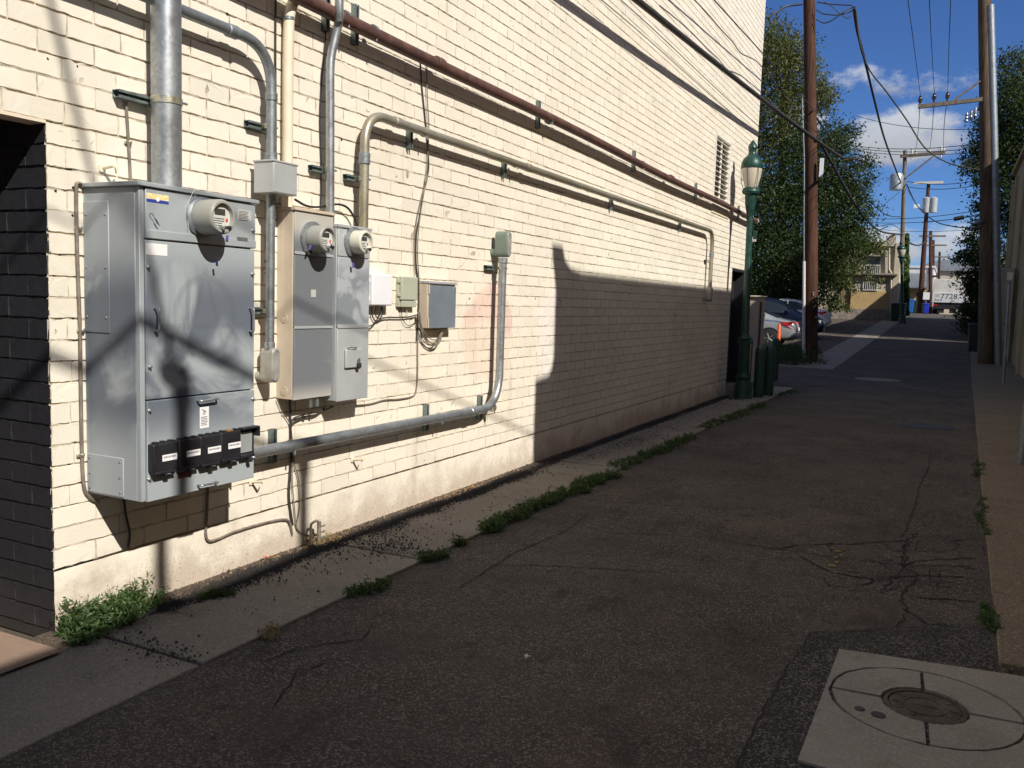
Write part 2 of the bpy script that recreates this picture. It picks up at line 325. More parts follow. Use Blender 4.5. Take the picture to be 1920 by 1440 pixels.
M_WCAR = plain('white_car_paint', (.62, .62, .63), .25, 0, .03, 6, 0); M_TAIL = plain('red_tail_lamp', (.42, .012, .012), .18, 0, .1, 20, 0)
M_TYRE = plain('tyre_rubber', (.018, .018, .018), .8, 0, .1, 20, .1); M_RIM = plain('alloy_rim', (.22, .22, .21), .4, .6, .08, 12, 0)
M_TRUCK = plain('truck_white', (.62, .60, .56), .55, 0, .08, 2, .05, 100, (.45, .42, .37)); M_DARKM = plain('dark_metal', (.03, .03, .032), .5, .3, .2, 10, .1)
M_TRANS = plain('transformer_grey', (.40, .43, .45), .35, .5, .1, 4, .05); M_YPAINT = plain('worn_yellow_paint', (.24, .17, .035), .8, 0, .3, 30, .2, 90, (.07, .06, .05))
M_RIMP = plain('ring_bar', (.30, .32, .33), .5, .2, .1, 9, .1); M_BLKGLOSS = plain('insulator_brown', (.06, .035, .025), .2, 0, .1, 20, 0)
M_CAST = plain('cast_iron_lid', (.085, .066, .05), .75, .2, .45, 14, 1.0, 70, (.20, .17, .14)); M_CRACK = plain('crack_fill', (.014, .013, .012), .95, 0, .3, 30, .1)
M_DAMP = plain('damp_stain', (.035, .03, .026), .6, 0, .2, 20, .1); M_WFRAME = plain('white_vent_paint', (.78, .75, .68), .5, 0, .05, 8, .05)
M_BLACKV = plain('unlit_duct', (.006, .006, .006), .9, 0, .1, 8, 0); M_CLGREY = plain('clear_grey_plate', (.33, .35, .35), .4, .1, .05, 8, 0)

# ---------------------------------------------------------------- mesh helpers
class MB:
    def __init__(s): s.v = []; s.f = []
    def add(s, vs, fs):
        o = len(s.v); s.v += [tuple(v) for v in vs]; s.f += [tuple(o+i for i in f) for f in fs]; return s
    def box(s, x0, x1, y0, y1, z0, z1):
        vs = [(x, y, z) for x in (x0, x1) for y in (y0, y1) for z in (z0, z1)]
        return s.add(vs, [(0, 1, 3, 2), (4, 6, 7, 5), (0, 4, 5, 1), (2, 3, 7, 6), (0, 2, 6, 4), (1, 5, 7, 3)])
    def hexa(s, p):       # eight corners: bottom ring 0-3, top ring 4-7
        return s.add(p, [(3, 2, 1, 0), (4, 5, 6, 7), (0, 1, 5, 4), (1, 2, 6, 5), (2, 3, 7, 6), (3, 0, 4, 7)])
    def tube(s, pts, r, seg=12, caps=True):
        pts = [Vector(p) for p in pts]; n = len(pts)
        rs = r if isinstance(r, (list, tuple)) else [r]*n
        t0 = (pts[1]-pts[0]).normalized(); up = Vector((0, 0, 1)) if abs(t0.z) < .9 else Vector((1, 0, 0))
        a = t0.cross(up).normalized(); rings = []
        for i in range(n):
            t = ((pts[min(i+1, n-1)]-pts[i]).normalized() + (pts[i]-pts[max(i-1, 0)]).normalized())
            t = t.normalized() if t.length > 1e-9 else t0
            a = (a - t*a.dot(t)).normalized(); b = t.cross(a)
            rings.append([pts[i] + (a*math.cos(2*math.pi*k/seg) + b*math.sin(2*math.pi*k/seg))*rs[i] for k in range(seg)])
        vs = [v for g in rings for v in g]
        fs = [(i*seg+k, i*seg+(k+1) % seg, (i+1)*seg+(k+1) % seg, (i+1)*seg+k) for i in range(n-1) for k in range(seg)]
        if caps: fs += [tuple(reversed(range(seg))), tuple((n-1)*seg+k for k in range(seg))]
        return s.add(vs, fs)
    def lathe(s, prof, c=(0, 0, 0), axis='z', seg=24, caps=True):
        c = Vector(c); n = len(prof); vs = []
        for r, h in prof:
            for k in range(seg):
                u, w = r*math.cos(2*math.pi*k/seg), r*math.sin(2*math.pi*k/seg)
                vs.append(c + (Vector((u, w, h)) if axis == 'z' else Vector((h, u, w)) if axis == 'x' else Vector((w, h, u))))
        fs = [(i*seg+k, i*seg+(k+1) % seg, (i+1)*seg+(k+1) % seg, (i+1)*seg+k) for i in range(n-1) for k in range(seg)]
        if caps: fs += [tuple(reversed(range(seg))), tuple((n-1)*seg+k for k in range(seg))]
        return s.add(vs, fs)
    def prism(s, poly, lo, hi, axis='x'):     # poly in the plane across the axis; given as (y,z), (x,z) or (x,y)
        f = {'x': lambda a, b, h: (h, a, b), 'y': lambda a, b, h: (a, h, b), 'z': lambda a, b, h: (a, b, h)}[axis]
        n = len(poly); vs = [f(a, b, lo) for a, b in poly] + [f(a, b, hi) for a, b in poly]
        return s.add(vs, [tuple(reversed(range(n))), tuple(range(n, 2*n))] + [(i, (i+1) % n, n+(i+1) % n, n+i) for i in range(n)])
    def mesh(s, name, org=(0, 0, 0), smooth=None):
        me = bpy.data.meshes.new(name); o = Vector(org)
        me.from_pydata([tuple(Vector(v)-o) for v in s.v] if o.length else s.v, [], s.f); me.validate(); me.update()
        bm = bmesh.new(); bm.from_mesh(me); bmesh.ops.recalc_face_normals(bm, faces=bm.faces); bm.to_mesh(me); bm.free()
        if smooth is not None:
            me.polygons.foreach_set('use_smooth', [True]*len(me.polygons)); me.set_sharp_from_angle(angle=R(smooth))
        return me
    def build(s, name, mat, parent=None, smooth=None, bev=0.0, bseg=2):
        org = ORG.get(parent.name, Vector((0, 0, 0))) if parent else Vector((0, 0, 0))
        me = s.mesh(name, org, smooth); me.materials.append(mat)
        o = bpy.data.objects.new(name, me); COL.objects.link(o); o.parent = parent
        ORG[o.name] = org
        if bev:
            b = o.modifiers.new('bevel', 'BEVEL'); b.width = bev; b.segments = bseg; b.limit_method = 'ANGLE'; b.angle_limit = R(35)
            if smooth is None:
                me.polygons.foreach_set('use_smooth', [True]*len(me.polygons)); me.set_sharp_from_angle(angle=R(30)); b.harden_normals = False
        return o
ORG = {}          # world origin of each parent, so parts can be laid out in world coordinates
def tag(o, label=None, cat=None, group=None, kind=None):
    if label: o['label'] = label
    if cat: o['category'] = cat
    if group: o['group'] = group
    if kind: o['kind'] = kind
    return o
def thing(name, label, cat, loc=(0, 0, 0), group=None, rz=0.0):
    o = bpy.data.objects.new(name, None); COL.objects.link(o); o.location = loc; o.rotation_euler = (0, 0, rz); o.empty_display_size = .2
    ORG[o.name] = Vector(loc) if rz == 0 else Vector((0, 0, 0)); return tag(o, label, cat, group)
def struct(o): o['kind'] = 'structure'; return o
def fillet(pts, rad, n=8):
    pts = [Vector(p) for p in pts]; out = [pts[0]]
    for i in range(1, len(pts)-1):
        a, b, c = pts[i-1], pts[i], pts[i+1]; u = (a-b).normalized(); w = (c-b).normalized()
        ang = u.angle(w); d = min(rad/math.tan(ang/2), (a-b).length*.49, (c-b).length*.49)
        p0, p2 = b+u*d, b+w*d
        for k in range(n+1):
            t = k/n; out.append(p0*(1-t)**2 + b*(2*t*(1-t)*1.0) + p2*t**2)
    out.append(pts[-1]); return out
def smoothline(pts, n=10):
    """Catmull-Rom through points"""
    P = [Vector(p) for p in pts]; P = [P[0]*2-P[1]] + P + [P[-1]*2-P[-2]]; out = []
    for i in range(1, len(P)-2):
        for k in range(n):
            t = k/n; a, b, c, d = P[i-1:i+3]
            out.append(((b*2) + (c-a)*t + (a*2-b*5+c*4-d)*t*t + (b*3-a-c*3+d)*t**3)*.5)
    return out + [P[-2]]
def sag(a, b, s, n=16):
    a, b = Vector(a), Vector(b); return [a.lerp(b, k/n) - Vector((0, 0, s*4*(k/n)*(1-k/n))) for k in range(n+1)]
def lettering(txt, size, loc, rot, mat, parent, name='lettering', sx=1.0, align='CENTER', depth=.0006):
    cu = bpy.data.curves.new(name, 'FONT'); cu.body = txt; cu.size = size; cu.extrude = depth; cu.align_x = align; cu.align_y = 'CENTER'; cu.resolution_u = 2
    tmp = bpy.data.objects.new('tmp', cu); COL.objects.link(tmp); bpy.context.view_layer.update()
    me = bpy.data.meshes.new_from_object(tmp.evaluated_get(bpy.context.evaluated_depsgraph_get())); bpy.data.objects.remove(tmp); bpy.data.curves.remove(cu)
    me.materials.clear(); me.materials.append(mat)
    mw = Matrix.Translation(Vector(loc)-ORG.get(parent.name, Vector())) @ rot.to_4x4() @ Matrix.Diagonal((sx, 1, 1, 1))
    me.transform(mw); me.name = name
    o = bpy.data.objects.new(name, me); COL.objects.link(o); o.parent = parent; ORG[o.name] = ORG.get(parent.name, Vector()); return o
FACE_X = Matrix(((0, 0, 1), (1, 0, 0), (0, 1, 0)))        # text right = +y, up = +z, facing +x
FACE_MY = Matrix(((1, 0, 0), (0, 0, -1), (0, 1, 0)))      # text right = +x, up = +z, facing -y
def npmesh(name, verts, faces, mat, parent=None, smooth=False):
    me = bpy.data.meshes.new(name); nv, nf = len(verts), len(faces); k = faces.shape[1]
    org = ORG.get(parent.name, Vector()) if parent else Vector()
    me.vertices.add(nv); me.vertices.foreach_set('co', (np.asarray(verts, float)-np.array(org)).astype(np.float32).ravel())
    me.loops.add(nf*k); me.loops.foreach_set('vertex_index', faces.astype(np.int32).ravel())
    me.polygons.add(nf); me.polygons.foreach_set('loop_start', np.arange(0, nf*k, k, dtype=np.int32))
    if smooth: me.polygons.foreach_set('use_smooth', np.ones(nf, dtype=bool))
    me.update(calc_edges=True); me.validate(); me.materials.append(mat)
    o = bpy.data.objects.new(name, me); COL.objects.link(o); o.parent = parent; ORG[o.name] = org; return o
def leaves(centers, size, aspect=.5, flat=0.0):
    """one folded quad per centre, random orientation"""
    n = len(centers); a = rng.normal(size=(n, 3)); a[:, 2] *= (1-flat); a /= np.linalg.norm(a, axis=1)[:, None]
    b = rng.normal(size=(n, 3)); b -= a*np.sum(a*b, 1)[:, None]; b /= np.linalg.norm(b, axis=1)[:, None]
    s = (size*rng.uniform(.6, 1.35, n))[:, None]
    c = np.asarray(centers); nrm = np.cross(a, b)*s*.18
    v = np.stack([c-a*s, c+b*s*aspect+nrm, c+a*s, c-b*s*aspect+nrm], 1).reshape(-1, 3)
    return v, np.arange(4*n).reshape(n, 4)

# ---------------------------------------------------------------- ground, alley, pavements
def strip(name, xs, ys, dz, mat, kind='structure', parent=None, xf=None):
    v = [((xf(x, y) if xf else x), y, gz(y)+dz) for y in ys for x in xs]; n = len(xs)
    f = [(j*n+i, j*n+i+1, (j+1)*n+i+1, (j+1)*n+i) for j in range(len(ys)-1) for i in range(n-1)]
    o = MB().add(v, f).build(name, mat, parent, 40)
    if kind and not parent: o['kind'] = kind
    return o
YS = [-40, -10, -3] + [float(y) for y in range(0, 24, 3)] + [24+.75*i for i in range(9)] + [32, 40, 50, 60, 70, 79, 81, 95]
strip('ground', [-400, -120, -40, -12, -3, 3, 12, 40, 120, 400], YS + [150, 300, 900], -.06, M_GROUND)
def redge(y): return .27 + .0135*y                # the right kerb drifts a little
def alley_x(x, y): return x if x < 0 else redge(y)+.04
strip('alley', [-2.99, -2, -1, 0.0001], YS, 0.0, M_ASPH, xf=alley_x)
strip('parking_lot', [-40, -20, -10, -4.0, -2.97], sorted({y for y in [19.0, 21.0]+YS if 19 <= y <= 72}), -.012, M_LOT)
# left footway: individual slabs with open joints
walk = struct(thing('sidewalk', None, None, (0, 0, 0)))
joints = [-3.0, -1.0, .93, 2.86, 4.75, 6.67, 8.62, 10.6, 12.6, 14.6, 16.6, 18.7, 19.9]
for a, b in zip(joints[:-1], joints[1:]):
    dz = random.uniform(.012, .022); t = random.uniform(-.004, .004)
    x1 = -3.66 + random.uniform(-.02, .02)
    p = [(x1, a+.007), (-2.97+random.uniform(-.004, .004), a+.007), (-2.97+random.uniform(-.004, .004), b-.007), (x1, b-.007)]
    MB().hexa([(x, y, -.06) for x, y in p] + [(x, y, dz + t*(y-a)) for x, y in p]).build('slab', M_SLAB, walk, None, .006, 1)
strip('soil_strip', [-3.90, -3.80, -3.6], [-3, 2.6, 5, 8, 12, 19.2], .006, M_SOIL)
strip('doorway_floor', [-6.0, -3.9, -3.60], [-2.9, .5, 2.62], .024, M_REDC)
far_walk = struct(thing('far_sidewalk', None, None, (0, 0, 0)))
y = 27.0
while y < 66:
    L = 3.0 if y > 40 else 1.95; q = [(-4.02, y+.01), (-2.96, y+.01), (-2.96, y+L-.01), (-4.02, y+L-.01)]
    MB().hexa([(x, yy, gz(yy)-.06) for x, yy in q] + [(x, yy, gz(yy)+.012) for x, yy in q]).build('slab', M_SLAB, far_walk)
    y += L
kerb = MB().hexa([(-9, 26.72, gz(26.8)-.05), (-2.97, 26.72, gz(26.8)-.05), (-2.97, 26.98, gz(26.9)-.05), (-9, 26.98, gz(26.9)-.05), (-9, 26.72, .13), (-2.97, 26.72, .045), (-2.97, 26.98, .05), (-9, 26.98, .14)]).build('kerb', M_SLAB, None, None, .015)
struct(kerb)
# right pavement of exposed aggregate slabs
rwalk = struct(thing('right_sidewalk', None, None, (0, 0, 0)))
rj = [-3.0, -.6, 1.4, 3.3, 4.82, 6.05, 7.45, 9.2, 11.1, 13.2, 15.5, 18, 20.6, 23.2, 25.8, 28.4, 31, 33.5, 36, 39, 42, 46, 50, 55, 60, 66, 72, 79]
for a, b in zip(rj[:-1], rj[1:]):
    q = [(redge(a)+random.uniform(-.006, .006), a+.006), (1.92, a+.006), (1.92, b-.006), (redge(b)+random.uniform(-.006, .006), b-.006)]
    if a == 3.3: q[0] = (.62, a+.006); q[3] = (.62, b-.006)
    dz = random.uniform(.018, .03)
    MB().hexa([(x, yy, gz(yy)-.06) for x, yy in q] + [(x, yy, gz(yy)+dz) for x, yy in q]).build('slab', M_AGG, rwalk, None, .008, 1)
# darker repair patch round the concrete manhole pad
def flat(name, pts, z, mat, kind=None, parent=None):
    v = [(p[0], p[1], gz(p[1])+z) for p in pts]; o = MB().add(v, [tuple(range(len(v)))]).build(name, mat, parent)
    for pl in o.data.polygons:
        if pl.normal.z < 0: pl.flip()
    if kind: o['kind'] = kind
    return o
pt = [G(*p) for p in ((1380, 1440), (1455, 1290), (1520, 1188), (1700, 1178), (1760, 1170), (1850, 1178))] + [Vector((.33, 4.5, 0)), Vector((.33, 2.2, 0)), Vector((-.62, 2.2, 0))]
jag = []
for i, p in enumerate(pt):
    q = pt[(i+1) % len(pt)]; jag.append(p)
    for k in (.25, .5, .75): jag.append(p.lerp(q, k) + Vector((random.uniform(-.012, .012), random.uniform(-.02, .02), 0)))
flat('asphalt_patch', jag, .004, M_PATCH, 'structure')
# manhole pad: a square of concrete scored into a ring of four quarters round an iron lid
pad = struct(thing('manhole_pad', None, None, (.02, 4.1, 0)))
pc = Vector((.02, 4.13)); ang0 = math.atan2(.10, .70)*.5
def pp(r, a): return (pc.x + r*math.cos(a), pc.y + r*math.sin(a))
Rr, ri = .385, .165
sq = [(-.40, 3.36), (.62, 3.28), (.62, 4.74), (-.385, 4.61)]
m = MB(); N = 64; o1 = []
for k in range(N):
    a = 2*math.pi*k/N; d = Vector((math.cos(a), math.sin(a))); best = 9
    for i in range(4):
        p, q = Vector(sq[i]), Vector(sq[(i+1) % 4]); e = q-p; den = d.x*e.y-d.y*e.x
        if abs(den) < 1e-9: continue
        t = ((p.x-pc.x)*e.y-(p.y-pc.y)*e.x)/den; u = ((p.x-pc.x)*d.y-(p.y-pc.y)*d.x)/den
        if t > 0 and -1e-6 <= u <= 1+1e-6: best = min(best, t)
    o1.append((pc.x+d.x*best, pc.y+d.y*best))
# make sure the square keeps its corners
for s in sq:
    k = int(round(math.atan2(s[1]-pc.y, s[0]-pc.x)/(2*math.pi)*N)) % N; o1[k] = s
inn = [pp(Rr+.009+random.uniform(-.003, .006), 2*math.pi*k/N) for k in range(N)]
v = [(x, yy, .014) for x, yy in o1] + [(x, yy, .014) for x, yy in inn] + [(x, yy, -.05) for x, yy in o1] + [(x, yy, -.02) for x, yy in inn]
f = [(k, (k+1) % N, N+(k+1) % N, N+k) for k in range(N)] + [(k, 2*N+k, 2*N+(k+1) % N, (k+1) % N) for k in range(N)] + [(N+k, N+(k+1) % N, 3*N+(k+1) % N, 3*N+k) for k in range(N)]
m.add(v, f).build('pad_surround', M_PAD, pad)
for qd in range(4):
    m = MB(); a0 = qd*math.pi/2 + .02 + .06; a1 = (qd+1)*math.pi/2 - .02 + .06; n = 16
    up = [pp(Rr-.004+random.uniform(-.004, .002), a0+(a1-a0)*k/n) for k in range(n+1)]; lo = [pp(ri+.012+random.uniform(-.003, .004), a0+.03+(a1-a0-.06)*k/n) for k in range(n+1)]
    poly = up + lo[::-1]; dz = random.uniform(.012, .016)
    m.prism(poly, -.03, dz, 'z').build('pad_quarter', M_PAD, pad)
ld = MB().lathe([(ri+.004, -.03), (ri+.004, .008), (ri-.014, .011), (ri-.016, .0), (ri-.021, .0), (ri-.022, .007), (.02, .008)], (pc.x, pc.y, 0), 'z', 40).build('iron_lid', M_CAST, pad, 40)
MB().lathe([(.095, .0), (.095, .0105), (.082, .0105), (.082, .0)], (pc.x, pc.y, 0), 'z', 36, False).build('raised_ring', M_CAST, ld, 40)
for k in range(10):
    a = k*math.pi/5; MB().tube([(pc.x+math.cos(a)*.1, pc.y+math.sin(a)*.1, .0075), (pc.x+math.cos(a)*.132, pc.y+math.sin(a)*.132, .0075)], .004, 5).build('raised_bar', M_CAST, ld)
MB().box(pc.x-.05, pc.x+.05, pc.y-.006, pc.y+.006, .004, .0105).build('lift_bar', M_CAST, ld)
for px, py, r in ((1611, 1336, .022), (1646, 1350, .03)):
    g = G(px, py); MB().lathe([(r, 0), (r*.98, .0165)], (g.x, g.y, 0), 'z', 18).build('rubber_plug', M_DAMP, pad)
# cracks in the asphalt
def crack(pts, w, name='crack'):
    P = []
    for a, b in zip(pts[:-1], pts[1:]):
        n = max(2, int((b-a).length/.05))
        for k in range(n): P.append(a.lerp(b, k/n) + Vector((random.gauss(0, min(.012, w*1.1)), random.gauss(0, min(.012, w*1.1)), 0)))
    P.append(pts[-1]); L = []; Rt = []
    for i, p in enumerate(P):
        t = (P[min(i+1, len(P)-1)]-P[max(i-1, 0)]); t.z = 0; t.normalize(); s = Vector((-t.y, t.x, 0))*w*random.uniform(.3, 1.3)*(.25 if i in (0, len(P)-1) else 1)
        L.append(p+s); Rt.append(p-s)
    return [(q.x, q.y, gz(q.y)+.0045) for q in L+Rt], [(i, i+1, len(P)+i+1, len(P)+i) for i in range(len(P)-1)]
alley = bpy.data.objects['alley']; ORG['alley'] = Vector()
CR_ = [[(1040, 975), (1150, 1000), (1250, 1003), (1340, 1010), (1430, 1026), (1560, 1045), (1680, 1060), (1830, 1063)], [(1100, 965), (1070, 990), (1010, 1020), (960, 1040), (900, 1080), (860, 1105)],
       [(1440, 1030), (1520, 1022), (1600, 1020), (1700, 1015), (1720, 1000)], [(1500, 1045), (1560, 1075), (1640, 1090), (1720, 1080), (1830, 1085)], [(1700, 1015), (1690, 1060), (1720, 1080), (1690, 1120), (1700, 1160), (1670, 1180)],
       [(1640, 1040), (1690, 1060), (1740, 1050), (1830, 1048)], [(1700, 1120), (1760, 1125), (1835, 1130)], [(1745, 850), (1740, 880), (1725, 910), (1715, 950), (1700, 990), (1690, 1010)], [(1690, 1140), (1740, 1172), (1800, 1178)],
       [(500, 1240), (560, 1220), (680, 1200), (700, 1170)], [(640, 1240), (560, 1260), (510, 1330)], [(900, 1060), (1000, 1062), (1130, 1068), (1250, 1075)], [(1000, 920), (1120, 940), (1250, 950), (1400, 955)], [(1380, 1440), (1455, 1290), (1520, 1188), (1640, 1185)]]
for c in CR_:
    v, f = crack([G(*p) for p in c], .0055 if c[0][0] < 1430 or c[0][1] == 850 else .009); MB().add(v, f).build('crack', M_CRACK, alley)
NG = {}
for i in range(9):
    for j in range(6): NG[i, j] = G(1560+i*34+random.uniform(-15, 15), 1012+j*19+random.uniform(-8, 8))
for (i, j), a in NG.items():
    for q in ((i+1, j), (i, j+1)):
        if q in NG and random.random() < (.6 if 2 < i < 7 else .3):
            v, f = crack([a, NG[q]], random.uniform(.003, .009)); MB().add(v, f).build('crack', M_CRACK, alley)
for px, py, a, b in ((1572, 1036, .022, .016), (1566, 1047, .018, .016), (1560, 1062, .026, .018), (1569, 1056, .012, .012), (1577, 1043, .012, .010)):
    g = G(px, py); flat('paint_fleck', [(g.x+a*math.cos(t*.5)*random.uniform(.6, 1.2), g.y+b*2*math.sin(t*.5)*random.uniform(.6, 1.2)) for t in range(13)], .007, M_YPAINT, None, alley)
g = G(1737, 800); flat('damp_spot', [(g.x+.42*math.cos(t*.4)*random.uniform(.75, 1.1), g.y+.30*math.sin(t*.4)*random.uniform(.75, 1.1)) for t in range(16)], .005, M_DAMP, None, alley)
g = G(1645, 712); MB().lathe([(.55, 0), (.55, .008), (.36, .009)], (g.x, g.y, 0), 'z', 36).build('manhole_ring', M_SLAB, alley)

# ---------------------------------------------------------------- cream brick building
COURSE, BED0 = .1035, .318; TOP = BED0+83*COURSE
Y0, Y1 = -2.6, 19.0
DOOR_Y, DOOR_Z = 2.775, BED0+21*COURSE; VZ0, VZ1 = BED0+31*COURSE, BED0+43*COURSE
def is_open(y0, y1, z0, z1):
    ym, zm = (y0+y1)/2, (z0+z1)/2
    if ym < DOOR_Y and zm < DOOR_Z: return True
    if 17.30 < ym < 18.45 and zm < DOOR_Z: return True
    if 15.44 < ym < 16.66 and VZ0 < zm < VZ1: return True
    return False
bld = thing('brick_building', 'cream painted brick building carrying the meter cabinets and long pipes', 'building', (WALL, 8, 0))
def brick_mesh(L, hh, seed):
    r = random.Random(seed); g = .0038; y0, y1, z0, z1 = -L/2+g, L/2-g, -hh/2+g, hh/2-g; P = []
    nx = 8 if L > .2 else 3
    for i in range(nx): P.append((y0+(y1-y0)*i/nx, z0))
    for i in range(2): P.append((y1, z0+(z1-z0)*i/2))
    for i in range(nx): P.append((y1-(y1-y0)*i/nx, z1))
    for i in range(2): P.append((y0, z1-(z1-z0)*i/2))
    n = len(P); out = []; inn = []
    for a, b in P:
        ja, jb = r.uniform(-.002, .002), r.uniform(-.0021, .0021)
        out.append((-.016, a+ja, b+jb)); k = r.uniform(.0008, .0032)
        inn.append((r.uniform(-.0012, .0012), (a+ja)-k*(1 if a > 0 else -1)*(1 if abs(abs(a)-L/2) < .02 else .15), (b+jb)-k*(1 if b > 0 else -1)*(1 if abs(abs(b)-hh/2) < .02 else .1)))
    me = bpy.data.meshes.new('brick'); me.from_pydata(out+inn, [], [(i, (i+1) % n, n+(i+1) % n, n+i) for i in range(n)] + [tuple(range(n, 2*n))]); me.update()
    bm = bmesh.new(); bm.from_mesh(me); bmesh.ops.recalc_face_normals(bm, faces=bm.faces); bm.to_mesh(me); bm.free()
    if sum(p.normal.x*p.area for p in me.polygons) < 0: me.flip_normals()
    me.materials.append(M_BRICK); return me
FULL = [brick_mesh(.3045, COURSE, i) for i in range(12)]
ALLB = []
k = 0; z = BED0
while z + COURSE < TOP+.01:
    z0, z1 = z, z+COURSE
    off = (.1525 if k % 2 else 0.0) + random.uniform(-.02, .02)
    edges = [Y0]; y = Y0 + .15 + off
    while y < Y1 - .1: edges.append(y + random.uniform(-.006, .006)); y += .3045
    edges.append(Y1)
    cuts = []
    if z1 < DOOR_Z+.01: cuts += [DOOR_Y]
    if z0 < DOOR_Z-.01: cuts += [17.30, 18.45]
    if VZ0-.01 < z0 < VZ1-.01: cuts += [15.44, 16.66]
    for c in cuts:
        edges = [e for e in edges if abs(e-c) > .09 or e in (Y0, Y1)] + [c]
    edges = sorted(set(edges))
    for a, b in zip(edges[:-1], edges[1:]):
        if not is_open(a, b, z0, z1): ALLB.append((a, b, z0, z1))
    z += COURSE; k += 1
def screen_area(a, b, z0, z1):
    p = [proj((WALL, yy, zz)) for yy, zz in ((a, z0), (b, z0), (b, z1), (a, z1))]
    if not all(-20 < q[0] < 1940 and -20 < q[1] < 1460 for q in p): return 0
    ym, zm = (a+b)/2, (z0+z1)/2
    if 2.95 < ym < 4.05 and .25 < zm < 2.25: return 0
    if 4.3 < ym < 5.3 and .85 < zm < 2.2: return 0
    return abs(sum(p[i][0]*p[(i+1) % 4][1]-p[(i+1) % 4][0]*p[i][1] for i in range(4)))/2
rank = sorted(range(len(ALLB)), key=lambda i: -screen_area(*ALLB[i])); solo = set(rank[:296])
v_all = []; f_all = []
for i, (a, b, z0, z1) in enumerate(ALLB):
    me = FULL[random.randrange(12)]; c = Vector((WALL + random.uniform(-.0007, .0007), (a+b)/2, (z0+z1)/2 + random.uniform(-.0012, .0012)))
    fl = -1 if random.random() < .5 else 1; sc = (b-a)/.3045
    rot = Matrix.Rotation(math.pi if fl < 0 else 0, 3, 'X') @ Matrix.Rotation(random.gauss(0, .0015), 3, 'Z') @ Matrix.Rotation(random.gauss(0, .003), 3, 'Y')
    if i in solo:
        o = bpy.data.objects.new('brick', me); COL.objects.link(o); o.parent = bld
        o.matrix_local = Matrix.Translation(c-ORG[bld.name]) @ rot.to_4x4() @ Matrix.Diagonal((1, sc, 1, 1))
    else:
        base = len(v_all)
        for vv in me.vertices: v_all.append(tuple(c + rot @ Vector((vv.co.x, vv.co.y*sc, vv.co.z))))
        f_all += [tuple(base+q for q in p.vertices) for p in me.polygons]
me = bpy.data.meshes.new('brickwork'); me.from_pydata([tuple(Vector(v)-ORG[bld.name]) for v in v_all], [], f_all); me.update(); me.materials.append(M_BRICK)
bw = bpy.data.objects.new('brickwork', me); COL.objects.link(bw); bw.parent = bld; bw['kind'] = 'stuff'
# mortar sheet: anywhere from flush to raked out
def mortar(ya, yb, za, zb, st=.0345):
    ny = max(1, int(round((yb-ya)/st))); nz = max(1, int(round((zb-za)/st)))
    yy, zz = np.meshgrid(np.linspace(ya, yb, ny+1), np.linspace(za, zb, nz+1))
    row = np.rint((zz-BED0)/st).astype(int); bed = (row % 3) == 0
    run = np.sin(yy*2.3+row*1.7)+np.sin(yy*5.9+row*3.1)*.7+np.sin(yy*13.7+row*.9)*.5+rng.normal(0, .35, yy.shape)
    smooth_ = np.clip(1-np.abs(zz-1.45)/1.05, 0, 1)*np.clip((yy-4.5)/2, 0, 1)          # the often repainted lower wall has fuller joints
    d = np.where(bed, np.where(run > -.45+1.15*smooth_, rng.uniform(.007, .014, yy.shape), rng.uniform(.0008, .003, yy.shape)), np.where(rng.random(yy.shape) < .28, rng.uniform(.005, .010, yy.shape), rng.uniform(.0008, .0028, yy.shape)))
    v = np.stack([WALL-d, yy, zz], -1).reshape(-1, 3); i = np.arange((nz)*(ny+1)).reshape(nz, ny+1)[:, :-1]
    f = np.stack([i, i+1, i+ny+2, i+ny+1], -1).reshape(-1, 4); return v, f
VS = []; FS = []; n0 = 0
for r in ((Y0, DOOR_Y, DOOR_Z, TOP), (DOOR_Y, 15.44, BED0, TOP), (15.44, 16.66, BED0, VZ0), (15.44, 16.66, VZ1, TOP), (16.66, 17.30, BED0, TOP), (17.30, 18.45, DOOR_Z, TOP), (18.45, Y1, BED0, TOP)):
    v, f = mortar(*r); VS.append(v); FS.append(f+n0); n0 += len(v)
npmesh('mortar', np.concatenate(VS), np.concatenate(FS), M_MORTAR, bld)
# footing below the first bed joint, a rendered concrete band
for a, b in ((DOOR_Y, 17.30), (18.45, Y1)):
    ny = int((b-a)/.04); v = []
    for j in range(ny+1):
        for q, zz in enumerate((-.08, .0, .05, .1, .16, .22, .27, BED0-.006)):
            v.append((WALL + random.uniform(-.003, .003) + (.006 if q < 4 else .001), a+(b-a)*j/ny, zz))
    MB().add(v, [(j*8+q, (j+1)*8+q, (j+1)*8+q+1, j*8+q+1) for j in range(ny) for q in range(7)]).build('footing', M_BRICK, bld, 60)
# masses behind the brick skin
mm = MB(); mm.box(-12, WALL-.03, DOOR_Y+.24, 15.4, -.1, TOP).box(-12, WALL-.03, Y0, DOOR_Y+.24, DOOR_Z+.02, TOP).box(-12, WALL-.5, 15.4, 16.7, -.1, TOP).box(-12, WALL-.5, 17.28, 18.47, -.1, TOP).box(-12, WALL-.03, 16.7, 17.28, -.1, TOP).box(-12, WALL-.03, 18.47, Y1-.005, -.1, TOP)
mm.box(WALL-.5, WALL-.03, 15.4, 16.7, -.1, 3.5).box(WALL-.5, WALL-.03, 15.4, 16.7, 4.84, TOP).box(WALL-.5, WALL-.03, 17.28, 18.47, 2.5, TOP)
mm.build('wall_core', M_CREAMP, bld)
MB().box(-12.1, WALL+.03, Y0-.05, Y1+.04, TOP, TOP+.12).build('coping', M_CRST, bld)
